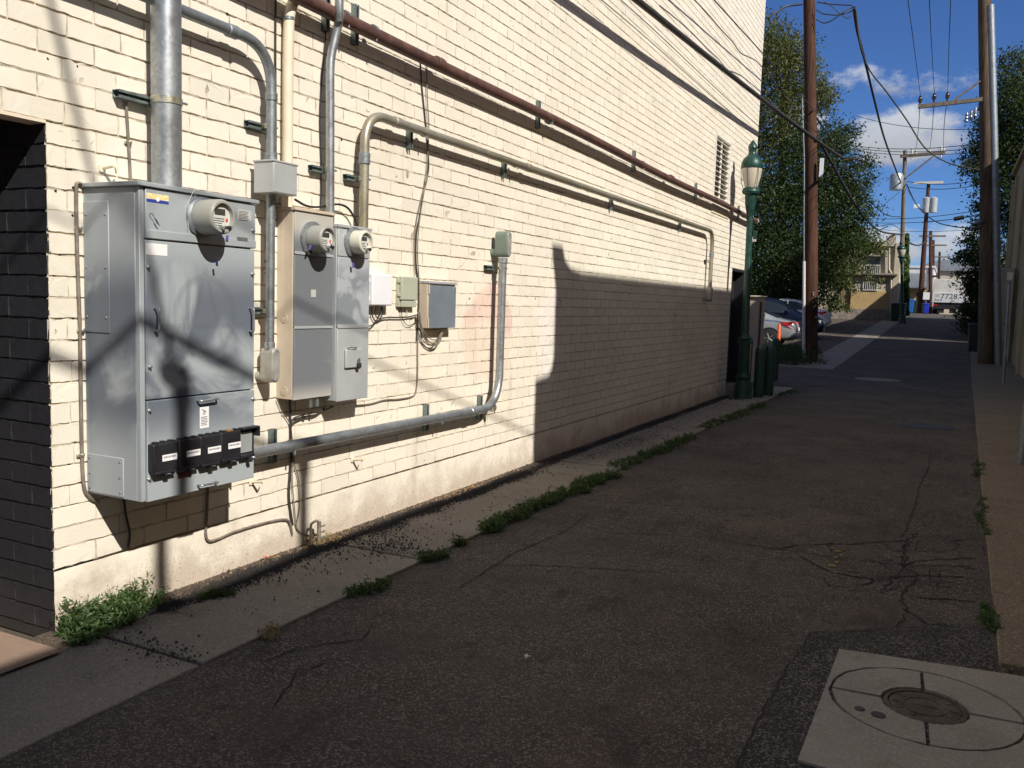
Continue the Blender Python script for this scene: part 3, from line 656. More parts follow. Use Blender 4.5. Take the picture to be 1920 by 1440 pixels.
# the deep doorway painted black: brick jamb, soffit, back wall
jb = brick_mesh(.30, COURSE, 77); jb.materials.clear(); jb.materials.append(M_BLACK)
zz = BED0 - 3*COURSE; kk = 0
while zz < DOOR_Z - .02:
    hz = min(COURSE, DOOR_Z-zz)
    x = WALL - (.0 if kk % 2 else .15); first = True
    while x > -5.3:
        L = .30 if not first or kk % 2 else .15
        xe = (WALL if first else x); xs = xe - L; first = False
        o = bpy.data.objects.new('jamb_brick', jb); COL.objects.link(o); o.parent = bld
        # long side along x, outer face looking along -y
        rot = Matrix(((0, 1, 0), (-1, 0, 0), (0, 0, 1)))
        o.matrix_local = Matrix.Translation(Vector(((xs+xe)/2, DOOR_Y+random.uniform(-.002, .002), zz+hz/2))-ORG[bld.name]) @ rot.to_4x4() @ Matrix.Diagonal((1, L/.30, hz/COURSE, 1))
        x = xs
    zz += COURSE; kk += 1
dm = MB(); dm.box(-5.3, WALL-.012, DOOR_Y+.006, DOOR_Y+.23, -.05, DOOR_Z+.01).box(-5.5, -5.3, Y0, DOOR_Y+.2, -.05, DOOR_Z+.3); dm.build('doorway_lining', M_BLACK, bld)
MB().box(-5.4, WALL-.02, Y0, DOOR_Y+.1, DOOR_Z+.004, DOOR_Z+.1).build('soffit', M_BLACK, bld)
MB().box(WALL-.12, WALL+.002, Y0, DOOR_Y+.0, DOOR_Z-.012, DOOR_Z+.003).build('lintel', M_CREAMP, bld)
# dark door near the far corner
MB().box(WALL-.26, WALL-.2, 17.32, 18.43, .05, 2.44).build('door', M_BLACK, bld, None, .004)
dj = MB(); dj.box(WALL-.3, WALL+.004, 17.285, 17.335, -.02, 2.47).box(WALL-.3, WALL+.004, 18.41, 18.46, -.02, 2.47).box(WALL-.3, WALL+.003, 17.285, 18.46, 2.44, 2.485); dj.build('door_frame', M_BLACK, bld)
MB().box(WALL-.35, WALL+.02, 17.3, 18.45, -.05, .16).build('door_sill', M_SLAB, bld)
# louvred vent with a rendered sill plate
vent = thing('louvre_vent', 'tall white louvred vent set in the brick wall behind the brown pipe', 'vent', (WALL, 16.05, 3.56))
fr = MB(); y0, y1, z0, z1 = 15.445, 16.655, VZ0+.005, VZ1-.005
fr.box(WALL-.12, WALL+.012, y0, y0+.06, z0, z1).box(WALL-.12, WALL+.012, y1-.07, y1, z0, z1).box(WALL-.12, WALL+.012, y0+.06, y1-.07, z1-.05, z1).box(WALL-.12, WALL+.012, y0+.06, y1-.07, z0, z0+.03)
fr.build('frame', M_WFRAME, vent)
MB().box(WALL-.05, WALL-.02, (y0+y1)/2-.012, (y0+y1)/2+.012, z0+.03, z1-.05).build('mullion', M_WFRAME, vent)
MB().box(WALL-.48, WALL-.40, y0-.02, y1+.02, z0-.02, z1+.02).build('duct_back', M_BLACKV, vent)
for i in range(13):
    zc = z0 + .075 + i*(z1-z0-.13)/12.4
    MB().add([(WALL-.006, y0+.055, zc-.026), (WALL-.006, y1-.065, zc-.026), (WALL-.095, y1-.065, zc+.026), (WALL-.095, y0+.055, zc+.026), (WALL-.004, y0+.055, zc-.017), (WALL-.004, y1-.065, zc-.017), (WALL-.09, y1-.065, zc+.034), (WALL-.09, y0+.055, zc+.034)],
             [(3, 2, 1, 0), (4, 5, 6, 7), (0, 1, 5, 4), (1, 2, 6, 5), (2, 3, 7, 6), (3, 0, 4, 7)]).build('slat', M_WFRAME, vent)
MB().box(WALL-.02, WALL+.014, 15.40, 16.70, VZ0-.155, VZ0-.004).build('sill', M_CREAMP, vent)

# old screw holes and plugged fixings in the brick face
for px, py in ((89, 110), (145, 124), (104, 358), (137, 352), (136, 404), (497, 490), (497, 512), (640, 262), (690, 330), (880, 560), (1004, 560), (430, 118), (426, 26), (520, 655), (905, 280), (1105, 395), (700, 690), (1170, 620)):
    p = W(px, py); r_ = random.uniform(.004, .011)
    MB().prism([(p.y+r_*random.uniform(.6, 1.2)*math.cos(k*.7), p.z+r_*random.uniform(.6, 1.2)*math.sin(k*.7)) for k in range(9)], WALL-.004, WALL+.0022, 'x').build('screw_hole', M_CRACK, bld)

# ---------------------------------------------------------------- building on the right (casts the alley's shade)
RX = 1.9
rb = thing('tan_building', 'tan stucco building with a scrolled parapet beside the pebbled pavement', 'building', (RX, 15, 0))
prof = [(5.29, -.2), (40.2, -.2), (40.2, 7.42), (9.0, 7.43), (6.46, 7.44), (6.14, 7.47), (5.95, 7.56), (5.88, 7.70), (5.60, 7.70), (5.62, 7.55), (5.68, 7.40), (5.735, 7.20), (5.745, 6.48), (5.70, 6.36), (5.62, 6.29), (5.29, 6.26)]
MB().prism(prof, RX, RX+.32, 'x').build('front_wall', M_TAN, rb)
MB().box(RX+.32, 14, 5.31, 40.18, -.2, 6.2).build('main_block', M_TAN, rb)
low = [(-30, -.2), (5.284, -.2), (5.284, 5.27), (1.5, 5.25), (.9, 5.20), (.4, 5.20), (-.1, 5.20), (-.45, 5.22), (-30, 5.24)]
MB().prism(low, RX+.002, RX+.3, 'x').build('low_wall', M_TAN, rb)
MB().box(RX+.3, 14, -29.9, 5.28, -.2, 4.9).build('low_block', M_TAN, rb)
for yy in (24.5, 29.0, 33.5, 38.0, 40.05):
    MB().box(RX-.10, RX+.01, yy-.22, yy+.16, -.1, 6.9).build('pilaster', M_TAN, rb, None, .01)
MB().box(RX-.14, RX+.34, 24.0, 40.3, 7.25, 7.40).build('cornice', M_TAN, rb, None, .01)
ARM = thing('barn_lamp', 'small shaded wall lamp on an arm high on the tan building', 'lamp', (RX-.1, 38.6, 5.3))
MB().tube([(RX-.1, 38.6, 5.3), (RX-.35, 38.6, 5.42), (RX-.5, 38.6, 5.32)], .018, 8).build('arm', M_DARKM, ARM, 40)
MB().lathe([(.03, 0), (.05, -.04), (.16, -.12), (.155, -.125), (.04, -.05)], (RX-.5, 38.6, 5.34), 'z', 18).build('shade', M_GALVD, ARM, 40)
# service masts standing on that roof; their shadows fall on the brick wall
def mast(y, z1, r, label, x=RX+.16):
    t = thing('service_mast', label, 'mast', (x, y, 5.2), 'service masts on the low roof')
    MB().tube([(x, y, 4.88), (x, y, z1)], r, 12).build('pipe', M_GALVD, t, 40)
    MB().tube(fillet([(x, y, z1), (x, y, z1+.16), (x-.1, y-.05, z1+.06)], .07), r*1.35, 12).build('weatherhead', M_GALVD, t, 40)
    MB().lathe([(r*3, 0), (r*2.6, .05), (r*1.2, .14)], (x, y, 5.26), 'z', 16).build('roof_flashing', M_GALVD, t, 40)
    return Vector((x-.05, y, z1+.02))
mA = mast(.29, 6.30, .045, 'galvanized service mast on the low roof opposite the tall cabinet')
mB = mast(1.50, 6.02, .045, 'thicker galvanized service mast further along the low roof')
def wire(pts, r, label, name='overhead_wire', mat=None, seg=6, group='overhead wires', cat='wire'):
    o = MB().tube(pts, r, seg).build(name, mat or M_CABLE, None, 60); return tag(o, label, cat, group)

# ---------------------------------------------------------------- tall grey meter cabinet
CX1 = WALL+.39                      # front plane
CY0, CY1, CZ0, CZ1 = 2.97, 3.745, .676, 2.205
def F(px, py, x=None): return X(px, py, CX1 if x is None else x)
cab = thing('electrical_cabinet', 'tall grey steel electrical cabinet with five black disconnect covers', 'cabinet', (WALL, (CY0+CY1)/2, CZ0))
MB().box(WALL-.004, CX1-.03, CY0, CY1, CZ0, CZ1).build('body', M_CAB, cab, None, .004)
MB().box(WALL+.002, CX1+.018, CY0-.018, CY1+.018, CZ1, CZ1+.022).build('lid', M_CABL, cab, None, .004)
MB().box(CX1-.031, CX1-.003, CY0+.002, CY0+.03, CZ0, CZ1-.001).build('corner_post', M_CABL, cab, None, .003)
zs1 = F(370, 457).z; zs2 = F(372, 741).z
def panel(name, y0, y1, z0, z1, x0, x1, mat, bev=.004): return MB().box(x0, x1, y0, y1, z0, z1).build(name, mat, cab, None, bev)
pu = panel('upper_panel', CY0+.035, CY1, zs1+.002, CZ1-.004, CX1-.032, CX1+.004, M_CABL)
MB().box(CX1+.003, CX1+.010, CY0+.035, CY1, zs1+.004, zs1+.045).build('drip_edge', M_CABL, pu, None, .003)
pm = panel('main_door', CY0+.035, CY1-.002, zs2+.003, zs1-.003, CX1-.032, CX1, M_CAB)
pl = panel('lower_door', CY0+.035, CY1-.002, CZ0-.006, zs2-.003, CX1-.032, CX1+.003, M_CAB)
# side access covers
def S(px, py): return Y(px, py, CY0)
def side_cover(a, b, c):
    p, q, r = S(*a), S(*b), S(*c); x0, x1 = p.x, q.x; z1, z0 = (p.z+q.z)/2, r.z
    o = MB().box(x0, x1, CY0-.005, CY0+.01, z0, z1).build('side_cover', M_CAB, cab, None, .003)
    for sx in (x0+.02, x1-.02):
        for t in (.12, .5, .9):
            MB().lathe([(.006, 0), (.005, -.004), (.001, -.005)], (sx, CY0-.005, z0+(z1-z0)*t), 'y', 8).build('screw', M_GALV, o, 40)
side_cover((157, 377), (204, 377), (160, 622)); side_cover((165, 851), (232, 858), (168, 921))
def handle(p, q, out=.035, par=None):
    p, q = Vector(p), Vector(q); u = Vector((out, 0, 0))
    MB().tube(fillet([p, p+u, q+u, q], .014, 5), .0058, 8).build('handle', M_GALV, par, 40)
handle(F(289, 578), F(289, 620), par=pm); handle(F(467, 578), F(467, 621), par=pm)
handle(F(368, 751), F(402, 746), par=pl); handle(F(369, 909), F(401, 903), par=pl)
for i, (px, py) in enumerate(((277, 501), (472, 514), (473, 433), (279, 770), (473, 748), (280, 688), (279, 899), (475, 858))):
    p = F(px, py); MB().lathe([(.011, -.002), (.011, .006), (.005, .012), (.004, .02)], p, 'x', 10).build('bolt', M_GALV, cab, 40)
def sticker(name, a, b, mat, par, th=.0012, x=None):
    p, q = F(*a, x), F(*b, x); return MB().box(p.x-.001, p.x+th, min(p.y, q.y), max(p.y, q.y), min(p.z, q.z), max(p.z, q.z)).build(name, mat, par)
XU = CX1+.004
p, q = F(274.5, 361, XU), F(316, 382, XU); y0, y1, z0, z1 = p.y, q.y, q.z-.004, p.z
fl = MB().box(XU, XU+.0012, y0, y1, z0+(z1-z0)*.36, z1).build('sticker', M_PALEY, pu); tag(fl, 'yellow and blue sunburst sticker')
MB().box(XU, XU+.0013, y0, y1, z0, z0+(z1-z0)*.36).build('blue_band', M_BLUEINK, fl)
cyy, czz = (y0+y1)/2, z0+(z1-z0)*.36
ra = MB()
for i in range(7):
    a0 = math.pi*(i+.25)/7; a1 = math.pi*(i+.72)/7; pts = [(cyy, czz)]
    for a in (a0, a1):
        k = min((y1-cyy)/max(1e-6, abs(math.cos(a))), (z1-czz)/max(1e-6, math.sin(a)))*.985; pts.append((cyy-math.cos(a)*k, czz+math.sin(a)*k))
    ra.prism(pts, XU+.0012, XU+.0016, 'x')
ra.build('sun_rays', M_YELL, fl)
MB().lathe([(.0105, 0), (.0105, .002)], (XU, cyy, czz+.002), 'x', 20).build('disc', M_LABEL, fl)
sticker('label', (273.5, 455), (313.5, 480), M_LABEL, pm)
lb = sticker('label', (446, 392), (471, 415), M_LABELG, pu, x=XU)
for i in range(7):
    p = F(448, 395+i*2.7, XU); MB().box(XU+.001, XU+.0016, p.y, p.y+.075*random.uniform(.8, 1), p.z-.0026, p.z).build('text_line', M_INK, lb)
sticker('name_plate', (445, 444), (464, 453), M_PLATE, pu, x=XU+.006)
wl = sticker('warning_label', (374.5, 764), (391.5, 801), M_LABEL, pl, x=CX1+.003)
p = F(383, 773, CX1+.004); fg = MB()
for a, b in (((0, .012), (-.004, -.002)), ((-.004, -.002), (-.011, -.014)), ((-.004, -.002), (.006, -.015)), ((0, .009), (-.014, .016)), ((0, .008), (.014, .004)), ((-.016, .02), (.012, -.006))):
    fg.tube([(p.x, p.y+a[0], p.z+a[1]), (p.x, p.y+b[0], p.z+b[1])], .0016, 5)
fg.build('falling_figure', M_INK, wl)
for i in range(6):
    p = F(377, 782+i*3, CX1+.0042); MB().box(p.x-.0005, p.x+.0005, p.y, p.y+.05*random.uniform(.75, 1), p.z-.003, p.z).build('text_line', M_INK, wl)
# electricity meters
def meter(center, r, L, par, base_r=None, tone=None):
    c = Vector(center); b = base_r or r*1.16
    mt = MB().lathe([(b, -.004), (b, .018), (r*1.02, .024), (r*1.0, .03)], c, 'x', 36).build('meter', M_GALV, par, 40)
    MB().lathe([(r, .024), (r, L*.9), (r*.97, L*.965), (r*.90, L), (r*.78, L), (r*.74, L-.022)], c, 'x', 40, False).build('meter_case', tone or M_METER, mt, 40)
    MB().lathe([(r*.77, L-.03), (r*.77, L-.022)], c, 'x', 36).build('dial', M_DIAL, mt)
    MB().box(c.x+L-.0225, c.x+L-.019, c.y-r*.46, c.y+r*.34, c.z+r*.12, c.z+r*.46).build('display', M_LCD, mt)
    MB().box(c.x+L-.0225, c.x+L-.020, c.y+r*.40, c.y+r*.56, c.z-r*.24, c.z-r*.06).build('red_mark', M_RED, mt)
    for i in range(4): MB().box(c.x+L-.0225, c.x+L-.0212, c.y-r*.5, c.y+r*random.uniform(.1, .3), c.z-r*(.08+.13*i)-.004, c.z-r*(.08+.13*i)).build('text_line', M_INK, mt)
    MB().lathe([(.011, L-.03), (.011, L+.012), (.004, L+.014)], (c.x, c.y-r*.1, c.z-r*.66), 'x', 12).build('lock_stud', M_GALV, mt, 40)
    MB().lathe([(.009, L-.03), (.009, L+.010), (.004, L+.012)], (c.x, c.y+r*.42, c.z-r*.58), 'x', 12).build('lock_stud', M_DARKM, mt, 40)
    return mt
mc = F(377, 404, XU); mt = meter((XU, 3.352, 2.094), .088, .155, cab)
MB().tube(smoothline([(XU+.01, 3.30, 2.19), (XU+.03, 3.28, 2.22), (XU+.02, 3.25, 2.15), (XU+.006, 3.26, 2.02)], 6), .0016, 5).build('seal_wire', M_WIREW, mt)
def tagcard(p, w, h, mat, par, tilt=.4):
    p = Vector(p); c, s = math.cos(tilt), math.sin(tilt); P = []
    for dx in (0, .003):
        for a, b in ((0, 0), (w, 0), (w, -h), (0, -h)): P.append((p.x+dx, p.y+a*c+b*s*-1, p.z+a*s*-1+b*c))
    MB().hexa(P).build('seal_tag', mat, par)
tagcard(F(288, 407, XU+.02), .020, .034, M_NAVY, pu, .6); MB().tube(smoothline([F(281, 402, XU), F(284, 400, XU+.02), F(289, 406, XU+.02)], 5), .002, 5).build('seal_wire', M_DARKM, pu)
tagcard(F(404, 487, CX1+.05), .013, .032, M_NAVY, mt, .1); tagcard(F(424, 441, XU+.012), .015, .026, M_PURPLE, pu, 0)
# disconnect covers
DISC = [((281, 831), (328, 882)), ((329, 823), (371, 874)), ((369, 816), (410, 868)), ((408, 809), (447, 859))]
for i, (a, b) in enumerate(DISC):
    p, q = F(*a, CX1+.02), F(*b, CX1+.02); y0, y1, z0, z1 = p.y, q.y-.004, q.z+.012, p.z-.006
    d = MB().box(CX1+.001, CX1+.045, y0, y1, z0, z1).build('disconnect_cover', M_BLACKP, cab, None, .008, 3)
    for t in (.18, .5, .82): MB().box(CX1+.012, CX1+.04, y0+(y1-y0)*t-.011, y0+(y1-y0)*t+.011, z1-.002, z1+.009).build('hinge', M_BLACKP, d)
    MB().box(CX1+.008, CX1+.052, y0+.008, y1-.012, z0-.011, z0+.004).build('latch_bar', M_BLACKP, d, None, .003)
    MB().box(CX1+.012, CX1+.05, (y0+y1)/2-.004, (y0+y1)/2+.026, z0-.026, z0-.009).build('padlock', M_DARKM, d, None, .004)
    MB().tube([(CX1+.03, (y0+y1)/2+.006, z0-.012), (CX1+.056, (y0+y1)/2+.006, z0-.014), (CX1+.056, (y0+y1)/2+.018, z0-.014)], .003, 6).build('shackle', M_GALV, d)
    ly, lz = y0+(y1-y0)*.66, z0+(z1-z0)*.47
    lab = MB().box(CX1+.0445, CX1+.0462, ly-.046, ly+.046, lz-.016, lz+.016).build('label', M_LABEL, d)
    lettering('SERVICE DISCONNECT', .0125, (CX1+.0464, ly, lz+.003), FACE_X, M_INK, d, sx=.62)
p, q = F(446.5, 803, CX1+.01), F(476.5, 857, CX1+.01); y0, y1, z0, z1 = p.y, min(q.y, CY1-.004), q.z+.02, p.z-.004
d = MB().box(CX1+.001, CX1+.012, y0, y1-.002, z0, z1).build('breaker_frame', M_BLACKP, cab, None, .004)
MB().box(CX1+.011, CX1+.016, y0+.012, y1-.022, z0+.018, z1-.022).build('grey_plate', M_CLGREY, d, None, .002)
MB().box(CX1+.008, CX1+.05, y0, y1+.004, z1-.004, z1+.008).build('raised_lip', M_BLACKP, d, None, .003)
MB().box(CX1+.004, CX1+.05, y1-.006, y1+.004, z1-.05, z1).build('lip_end', M_BLACKP, d)
MB().box(CX1+.008, CX1+.045, y0-.006, y1-.03, z0-.006, z0+.012).build('latch_bar', M_DARKM, d, None, .003)
MB().box(CX1+.03, CX1+.05, y0+.05, y0+.075, z0-.034, z0-.01).build('padlock', M_BLACKP, d, None, .004)
MB().box(CX1+.02, CX1+.045, F(421, 806).y-.02, F(421, 806).y+.02, F(421, 806).z-.006, F(421, 806).z+.006).build('copper_tag', M_COPPER, cab, None, .003)
p = F(333, 891, CX1+.003); MB().box(p.x, p.x+.002, p.y, p.y+.09, p.z-.02, p.z+.012).build('name_plate', M_RUST, pl)
# swollen side cover on the far flank
MB().box(WALL+.17, WALL+.31, CY1, CY1+.055, F(478, 830).z, F(478, 742).z).build('flank_cover', M_CABL, cab, None, .03, 4)
MB().box(WALL+.2, WALL+.30, CY1, CY1+.022, F(478, 500).z, F(478, 420).z).build('flank_cover', M_CABL, cab, None, .02, 3)
MB().lathe([(.07, 0), (.07, -.015), (.05, -.03)], (WALL+.2, CY0+.16, CZ0), 'z', 20).build('conduit_hub', M_BLACKP, cab, 40)

# ---------------------------------------------------------------- pipes, conduits and their fixings
def strut(y, z, L, par, vert=True, off=0.0, w=.041, dp=.041):
    x0, x1 = WALL+off-.003, WALL+off+dp
    m_ = MB()
    if vert:
        m_.box(x0, x0+.004, y-w/2, y+w/2, z-L/2, z+L/2).box(x0, x1, y-w/2, y-w/2+.004, z-L/2, z+L/2).box(x0, x1, y+w/2-.004, y+w/2, z-L/2, z+L/2).box(x1-.004, x1, y-w/2+.004, y-w/2+.013, z-L/2, z+L/2).box(x1-.004, x1, y+w/2-.013, y+w/2-.004, z-L/2, z+L/2)
    else:
        m_.box(x0, x0+.004, y-L/2, y+L/2, z-w/2, z+w/2).box(x0, x1, y-L/2, y+L/2, z-w/2, z-w/2+.004).box(x0, x1, y-L/2, y+L/2, z+w/2-.004, z+w/2).box(x1-.004, x1, y-L/2, y+L/2, z-w/2+.004, z-w/2+.013).box(x1-.004, x1, y-L/2, y+L/2, z+w/2-.013, z+w/2-.004)
    return m_.build('strut', M_STRUT, par)
def clamp(c, d, r, par, mat=None, w=.028):
    c, d = Vector(c), Vector(d).normalized()
    o = MB().tube([c-d*w/2, c+d*w/2], r+.004, 20).build('clamp', mat or M_ZINC, par, 40)
    s = d.cross(Vector((1, 0, 0)))
    if s.length < .1: s = Vector((0, 1, 0))
    s.normalize(); e = c + Vector((1, 0, 0))*(r*.72) + s*(r*.78)
    MB().tube([e-s*.004, e+s*.026], .007, 8).build('clamp_bolt', M_GALV, o, 40)
def coupling(c, d, r, par, mat, w=.07, k=1.2):
    c, d = Vector(c), Vector(d).normalized()
    return MB().tube([c-d*w/2, c-d*w*.42, c-d*w*.1, c-d*w*.1, c+d*w*.1, c+d*w*.1, c+d*w*.42, c+d*w/2], [r*1.05, r*k, r*k, r*k*.97, r*k*.97, r*k, r*k, r*1.05], 20).build('coupling', mat, par, 30)
YD, ZD = Vector((0, 1, 0)), Vector((0, 0, 1))
# 1 fat riser into the cabinet
xo = .125; yb = (X(292, 330, WALL+xo).y + X(333, 330, WALL+xo).y)/2
t = thing('riser_pipe', 'fat galvanized riser pipe rising from the top of the tall cabinet', 'pipe', (WALL, yb, CZ1))
MB().tube([(WALL+xo, yb, CZ1+.015), (WALL+xo, yb, 5.6)], .076, 32).build('pipe', M_GALV, t, 40)
MB().lathe([(.09, 0), (.09, .012), (.08, .025)], (WALL+xo, yb, CZ1+.02), 'z', 28).build('hub', M_GALVD, t, 40)
zc = X(310, 190, WALL+xo).z; clamp((WALL+xo, yb, zc), ZD, .077, t, None, .034)
strut(yb-.06, zc, .34, t, False, 0, .041, .05)
# 2 bent conduit from behind the riser to the pull box
xo = .10; r = .0315; zt = W(400, 45, xo).z; yv = W(503, 180, xo).y
JX1 = WALL+.146; JY0, JY1, JZ0, JZ1 = 4.165, 4.375, 2.318, 2.512
yv = W(507, 480, xo).y; JX1 = WALL+.145; JY0, JY1 = X(512, 340, WALL+.2).y, X(557, 340, WALL+.2).y
t = thing('bent_conduit', 'grey conduit bending down from the riser into the small pull box', 'pipe', (WALL, yv, 2.5))
path = fillet([(WALL+xo, 1.2, zt+.02), (WALL+xo, yv, zt), (WALL+xo, yv, JZ1-.01)], .26, 14)
MB().tube(path, r, 20).build('pipe', M_GALVD, t, 40)
coupling((WALL+xo, W(435, 60, xo).y, zt), YD, r, t, M_GALVD, .08); coupling((WALL+xo, yv, W(503, 180, xo).z), ZD, r, t, M_GALVD, .05); coupling((WALL+xo, yv, JZ1+.03), ZD, r, t, M_GALVD, .05)
zc = W(500, 235, xo).z; strut(yv-.05, zc, .15, t, False); clamp((WALL+xo-.02, yv, zc), ZD, r, t)
t = thing('pull_box', 'small light grey pull box on the conduit beside the tall cabinet', 'box', (WALL, JY0, JZ0))
MB().box(WALL+.05, JX1+.055, JY0, JY1, JZ0, JZ1-.012).build('body', M_JBOX, t, None, .003); MB().box(WALL+.045, JX1+.062, JY0-.006, JY1+.006, JZ1-.012, JZ1).build('lid', M_JBOX, t, None, .003)
MB().box(JX1+.055, JX1+.058, JY0+.006, JY1-.006, JZ0+.006, JZ1-.014).build('front_cover', M_JBOX, t, None, .002)
# 3 conduit below the pull box down to an elbow body
zl = W(512, 655, .1).z
t = thing('drop_conduit', 'short grey conduit dropping from the pull box to an oval elbow fitting', 'pipe', (WALL, yv, zl))
MB().tube([(WALL+xo, yv, JZ0+.01), (WALL+xo, yv, zl)], .027, 20).build('pipe', M_GALVD, t, 40)
coupling((WALL+xo, yv, JZ0-.02), ZD, .027, t, M_GALVD, .05); coupling((WALL+xo, yv, zl+.02), ZD, .027, t, M_GALV, .05)
def elbow_body(y, z0, z1, par, mat, face='y', w=.03, dep=.11):
    """oval-ended LB body standing off the wall, its cover plate on the outer side"""
    prof_ = []
    for k in range(9): a = math.pi*k/8; prof_.append((math.cos(a)*w, z1-w+math.sin(a)*w))
    for k in range(9): a = math.pi+math.pi*k/8; prof_.append((math.cos(a)*w, z0+w+math.sin(a)*w))
    m_ = MB().prism([(y+a, b) for a, b in prof_], WALL+.05, WALL+.05+dep, 'x'); o = m_.build('elbow_body', mat, par, 40, .008, 3)
    MB().prism([(y+a*.86, b) for a, b in [(p_[0], (p_[1]-(z0+z1)/2)*.94+(z0+z1)/2) for p_ in prof_]], WALL+.05+dep, WALL+.056+dep, 'x').build('cover_plate', M_LBG, o, 40, .002)
    for zz_ in (z0+.018, z1-.018): MB().lathe([(.006, 0), (.005, .004), (.001, .005)], (WALL+.056+dep, y, zz_), 'x', 10).build('screw', M_GALV, o, 40)
    MB().tube([(WALL-.01, y, z0+w*1.1), (WALL+.06, y, z0+w*1.1)], w*.85, 16).build('wall_hub', mat, o, 40)
    return o
elbow_body(yv, W(512, 716, .1).z, zl+.012, t, M_LBG, w=.034, dep=.10)
zc = W(500, 583, .1).z; strut(yv-.12, zc, .34, t, False); clamp((WALL+xo-.03, yv, zc), ZD, .027, t)
# 4 cream pipe and grey conduit rising behind the meter boxes
yp_ = W(541, 330, .06).y
t = thing('painted_pipe', 'cream painted pipe running up the wall past the pull box', 'pipe', (WALL, yp_, 2.2))
MB().tube(smoothline([(WALL+.05, yp_, 1.7), (WALL+.05, yp_, 2.6), (WALL+.05, W(541, 60, .05).y, W(541, 60, .05).z), (WALL+.05, W(548, 10, .05).y, W(548, 10, .05).z), (WALL+.05, W(565, -60, .05).y, W(565, -60, .05).z), (WALL+.05, W(575, -120, .05).y, 4.6)], 8), .034, 20).build('pipe', M_CREAMP, t, 40)
coupling((WALL+.05, W(541, 35, .05).y, W(541, 35, .05).z), ZD, .034, t, M_GALVD, .02, 1.08)
MB().tube(smoothline([(WALL+.012, yp_-.07, 2.25), (WALL+.012, yp_-.066, 2.7), (WALL+.012, yp_-.075, 3.4), (WALL+.012, yp_-.06, 4.2)], 6), .007, 6).build('side_cable', M_CABLE, t, 40)
AX1, AY0, AY1, AZ0, AZ1 = WALL+.141, 4.365, 4.757, 1.04, 2.262
BX1, BY0, BY1, BZ0, BZ1 = WALL+.175, 4.762, 5.125, 1.0, 2.192
ya = (W(610, 390, .1).y+W(629, 390, .1).y)/2
t = thing('offset_conduit', 'galvanized conduit with an offset bend rising from the beige sided meter box', 'pipe', (WALL, ya, AZ1))
P4 = [Vector((WALL+.1, ya, AZ1-.15))] + [X(px, py, WALL+o_) for px, py, o_ in ((619, 300, .1), (619, 200, .1), (619, 130, .1), (622, 100, .105), (632, 55, .13), (637, 25, .16), (636, 0, .17))] + [Vector((WALL+.17, X(636, 0, WALL+.17).y, 4.9))]
MB().tube(smoothline(P4, 6), .0285, 20).build('pipe', M_GALV, t, 40)
zc = W(618, 318, .1).z; strut(ya-.05, zc, .13, t, False); clamp((WALL+.085, ya, zc), ZD, .029, t)
MB().tube(smoothline([W(601, 390, .01), W(602, 320, .01), W(600, 200, .01), W(611, 60, .012), W(613, 0, .012), W(613, -80, .012)], 5), .0045, 6).build('side_cable', M_CABLE, t, 40)
# 5 long tarnished conduit from the right meter box
yb5 = (W(674, 380, .1).y+W(690, 380, .1).y)/2; z5 = W(760, 235, .1).z; yend = W(1334, 480, .1).y
t = thing('long_conduit', 'long tarnished conduit bending from the padlocked meter box along the wall', 'pipe', (WALL, yb5, BZ1))
z5b = W(1325, 430, .1).z
path = fillet([(WALL+.1, yb5, BZ1-.03), (WALL+.1, yb5, z5), (WALL+.1, yend, z5b), (WALL+.1, yend, W(1333, 540, .1).z)], .24, 14)
MB().tube(path, .0335, 20).build('pipe', M_EMT, t, 40)
coupling((WALL+.1, yb5, W(682, 297, .1).z), ZD, .0335, t, M_GALVD, .085, 1.22)
zc = W(682, 335, .1).z; strut(yb5-.05, zc, .13, t, False); clamp((WALL+.09, yb5, zc), ZD, .034, t)
def zat(yy): return z5 + (z5b-z5)*(yy-yb5)/(yend-yb5)
for px, py in ((745, 215), (990, 310), (1285, 418)): yy = W(px, py, .1).y; coupling((WALL+.1, yy, zat(yy)), YD, .0335, t, M_EMT, .09, 1.18)
for px, py in ((770, 240), (947, 303), (1147, 368), (1276, 412)):
    yy = W(px, py, .03).y; strut(yy, zat(yy)-.045, .19, t); clamp((WALL+.09, yy+.1, zat(yy)), YD, .034, t)
coupling((WALL+.1, yend, W(1334, 478, .1).z), ZD, .0335, t, M_GALVD, .08); strut(yend-.05, W(1334, 490, .1).z, .13, t, False); clamp((WALL+.09, yend, W(1334, 490, .1).z), ZD, .034, t)
elbow_body(yend, W(1332, 566, .1).z, W(1333, 538, .1).z, t, M_LBG, w=.05, dep=.09)
# 6 brown sprinkler pipe
zb0 = W(650, 35, .11).z; zb1 = W(1405, 408, .11).z; yA = W(650, 35, .11).y; yB = W(1418, 412, .11).y
def zbr(yy): return zb0 + (zb1-zb0)*(yy-yA)/(yB-yA)
t = thing('brown_pipe', 'long rusty brown pipe running the full length of the wall', 'pipe', (WALL, yA, zb0))
MB().tube([(WALL+.11, yy, zbr(yy)+.012*math.sin(yy*.9)) for yy in [1.0+i*.5 for i in range(int((yB-1.0)/.5))]] + [(WALL+.11, yB, zbr(yB))], .047, 20).build('pipe', M_RUST, t, 40)
MB().lathe([(.05, 0), (.05, .05), (.03, .06)], (WALL+.11, yB, zbr(yB)), 'y', 20).build('end_cap', M_WFRAME, t, 40)
for i, (px, py) in enumerate(((613, 10), (668, 25), (1011, 195), (1190, 290), (1306, 345), (1386, 386))):
    yy = W(px, py, .03).y; strut(yy, zbr(yy)+.03, .27, t); clamp((WALL+.10, yy+.1, zbr(yy)), YD, .048, t, M_GALVD)
for px, py in ((822, 112), (1258, 322)): yy = W(px, py, .11).y; coupling((WALL+.11, yy, zbr(yy)), YD, .047, t, M_RUST, .10, 1.15)
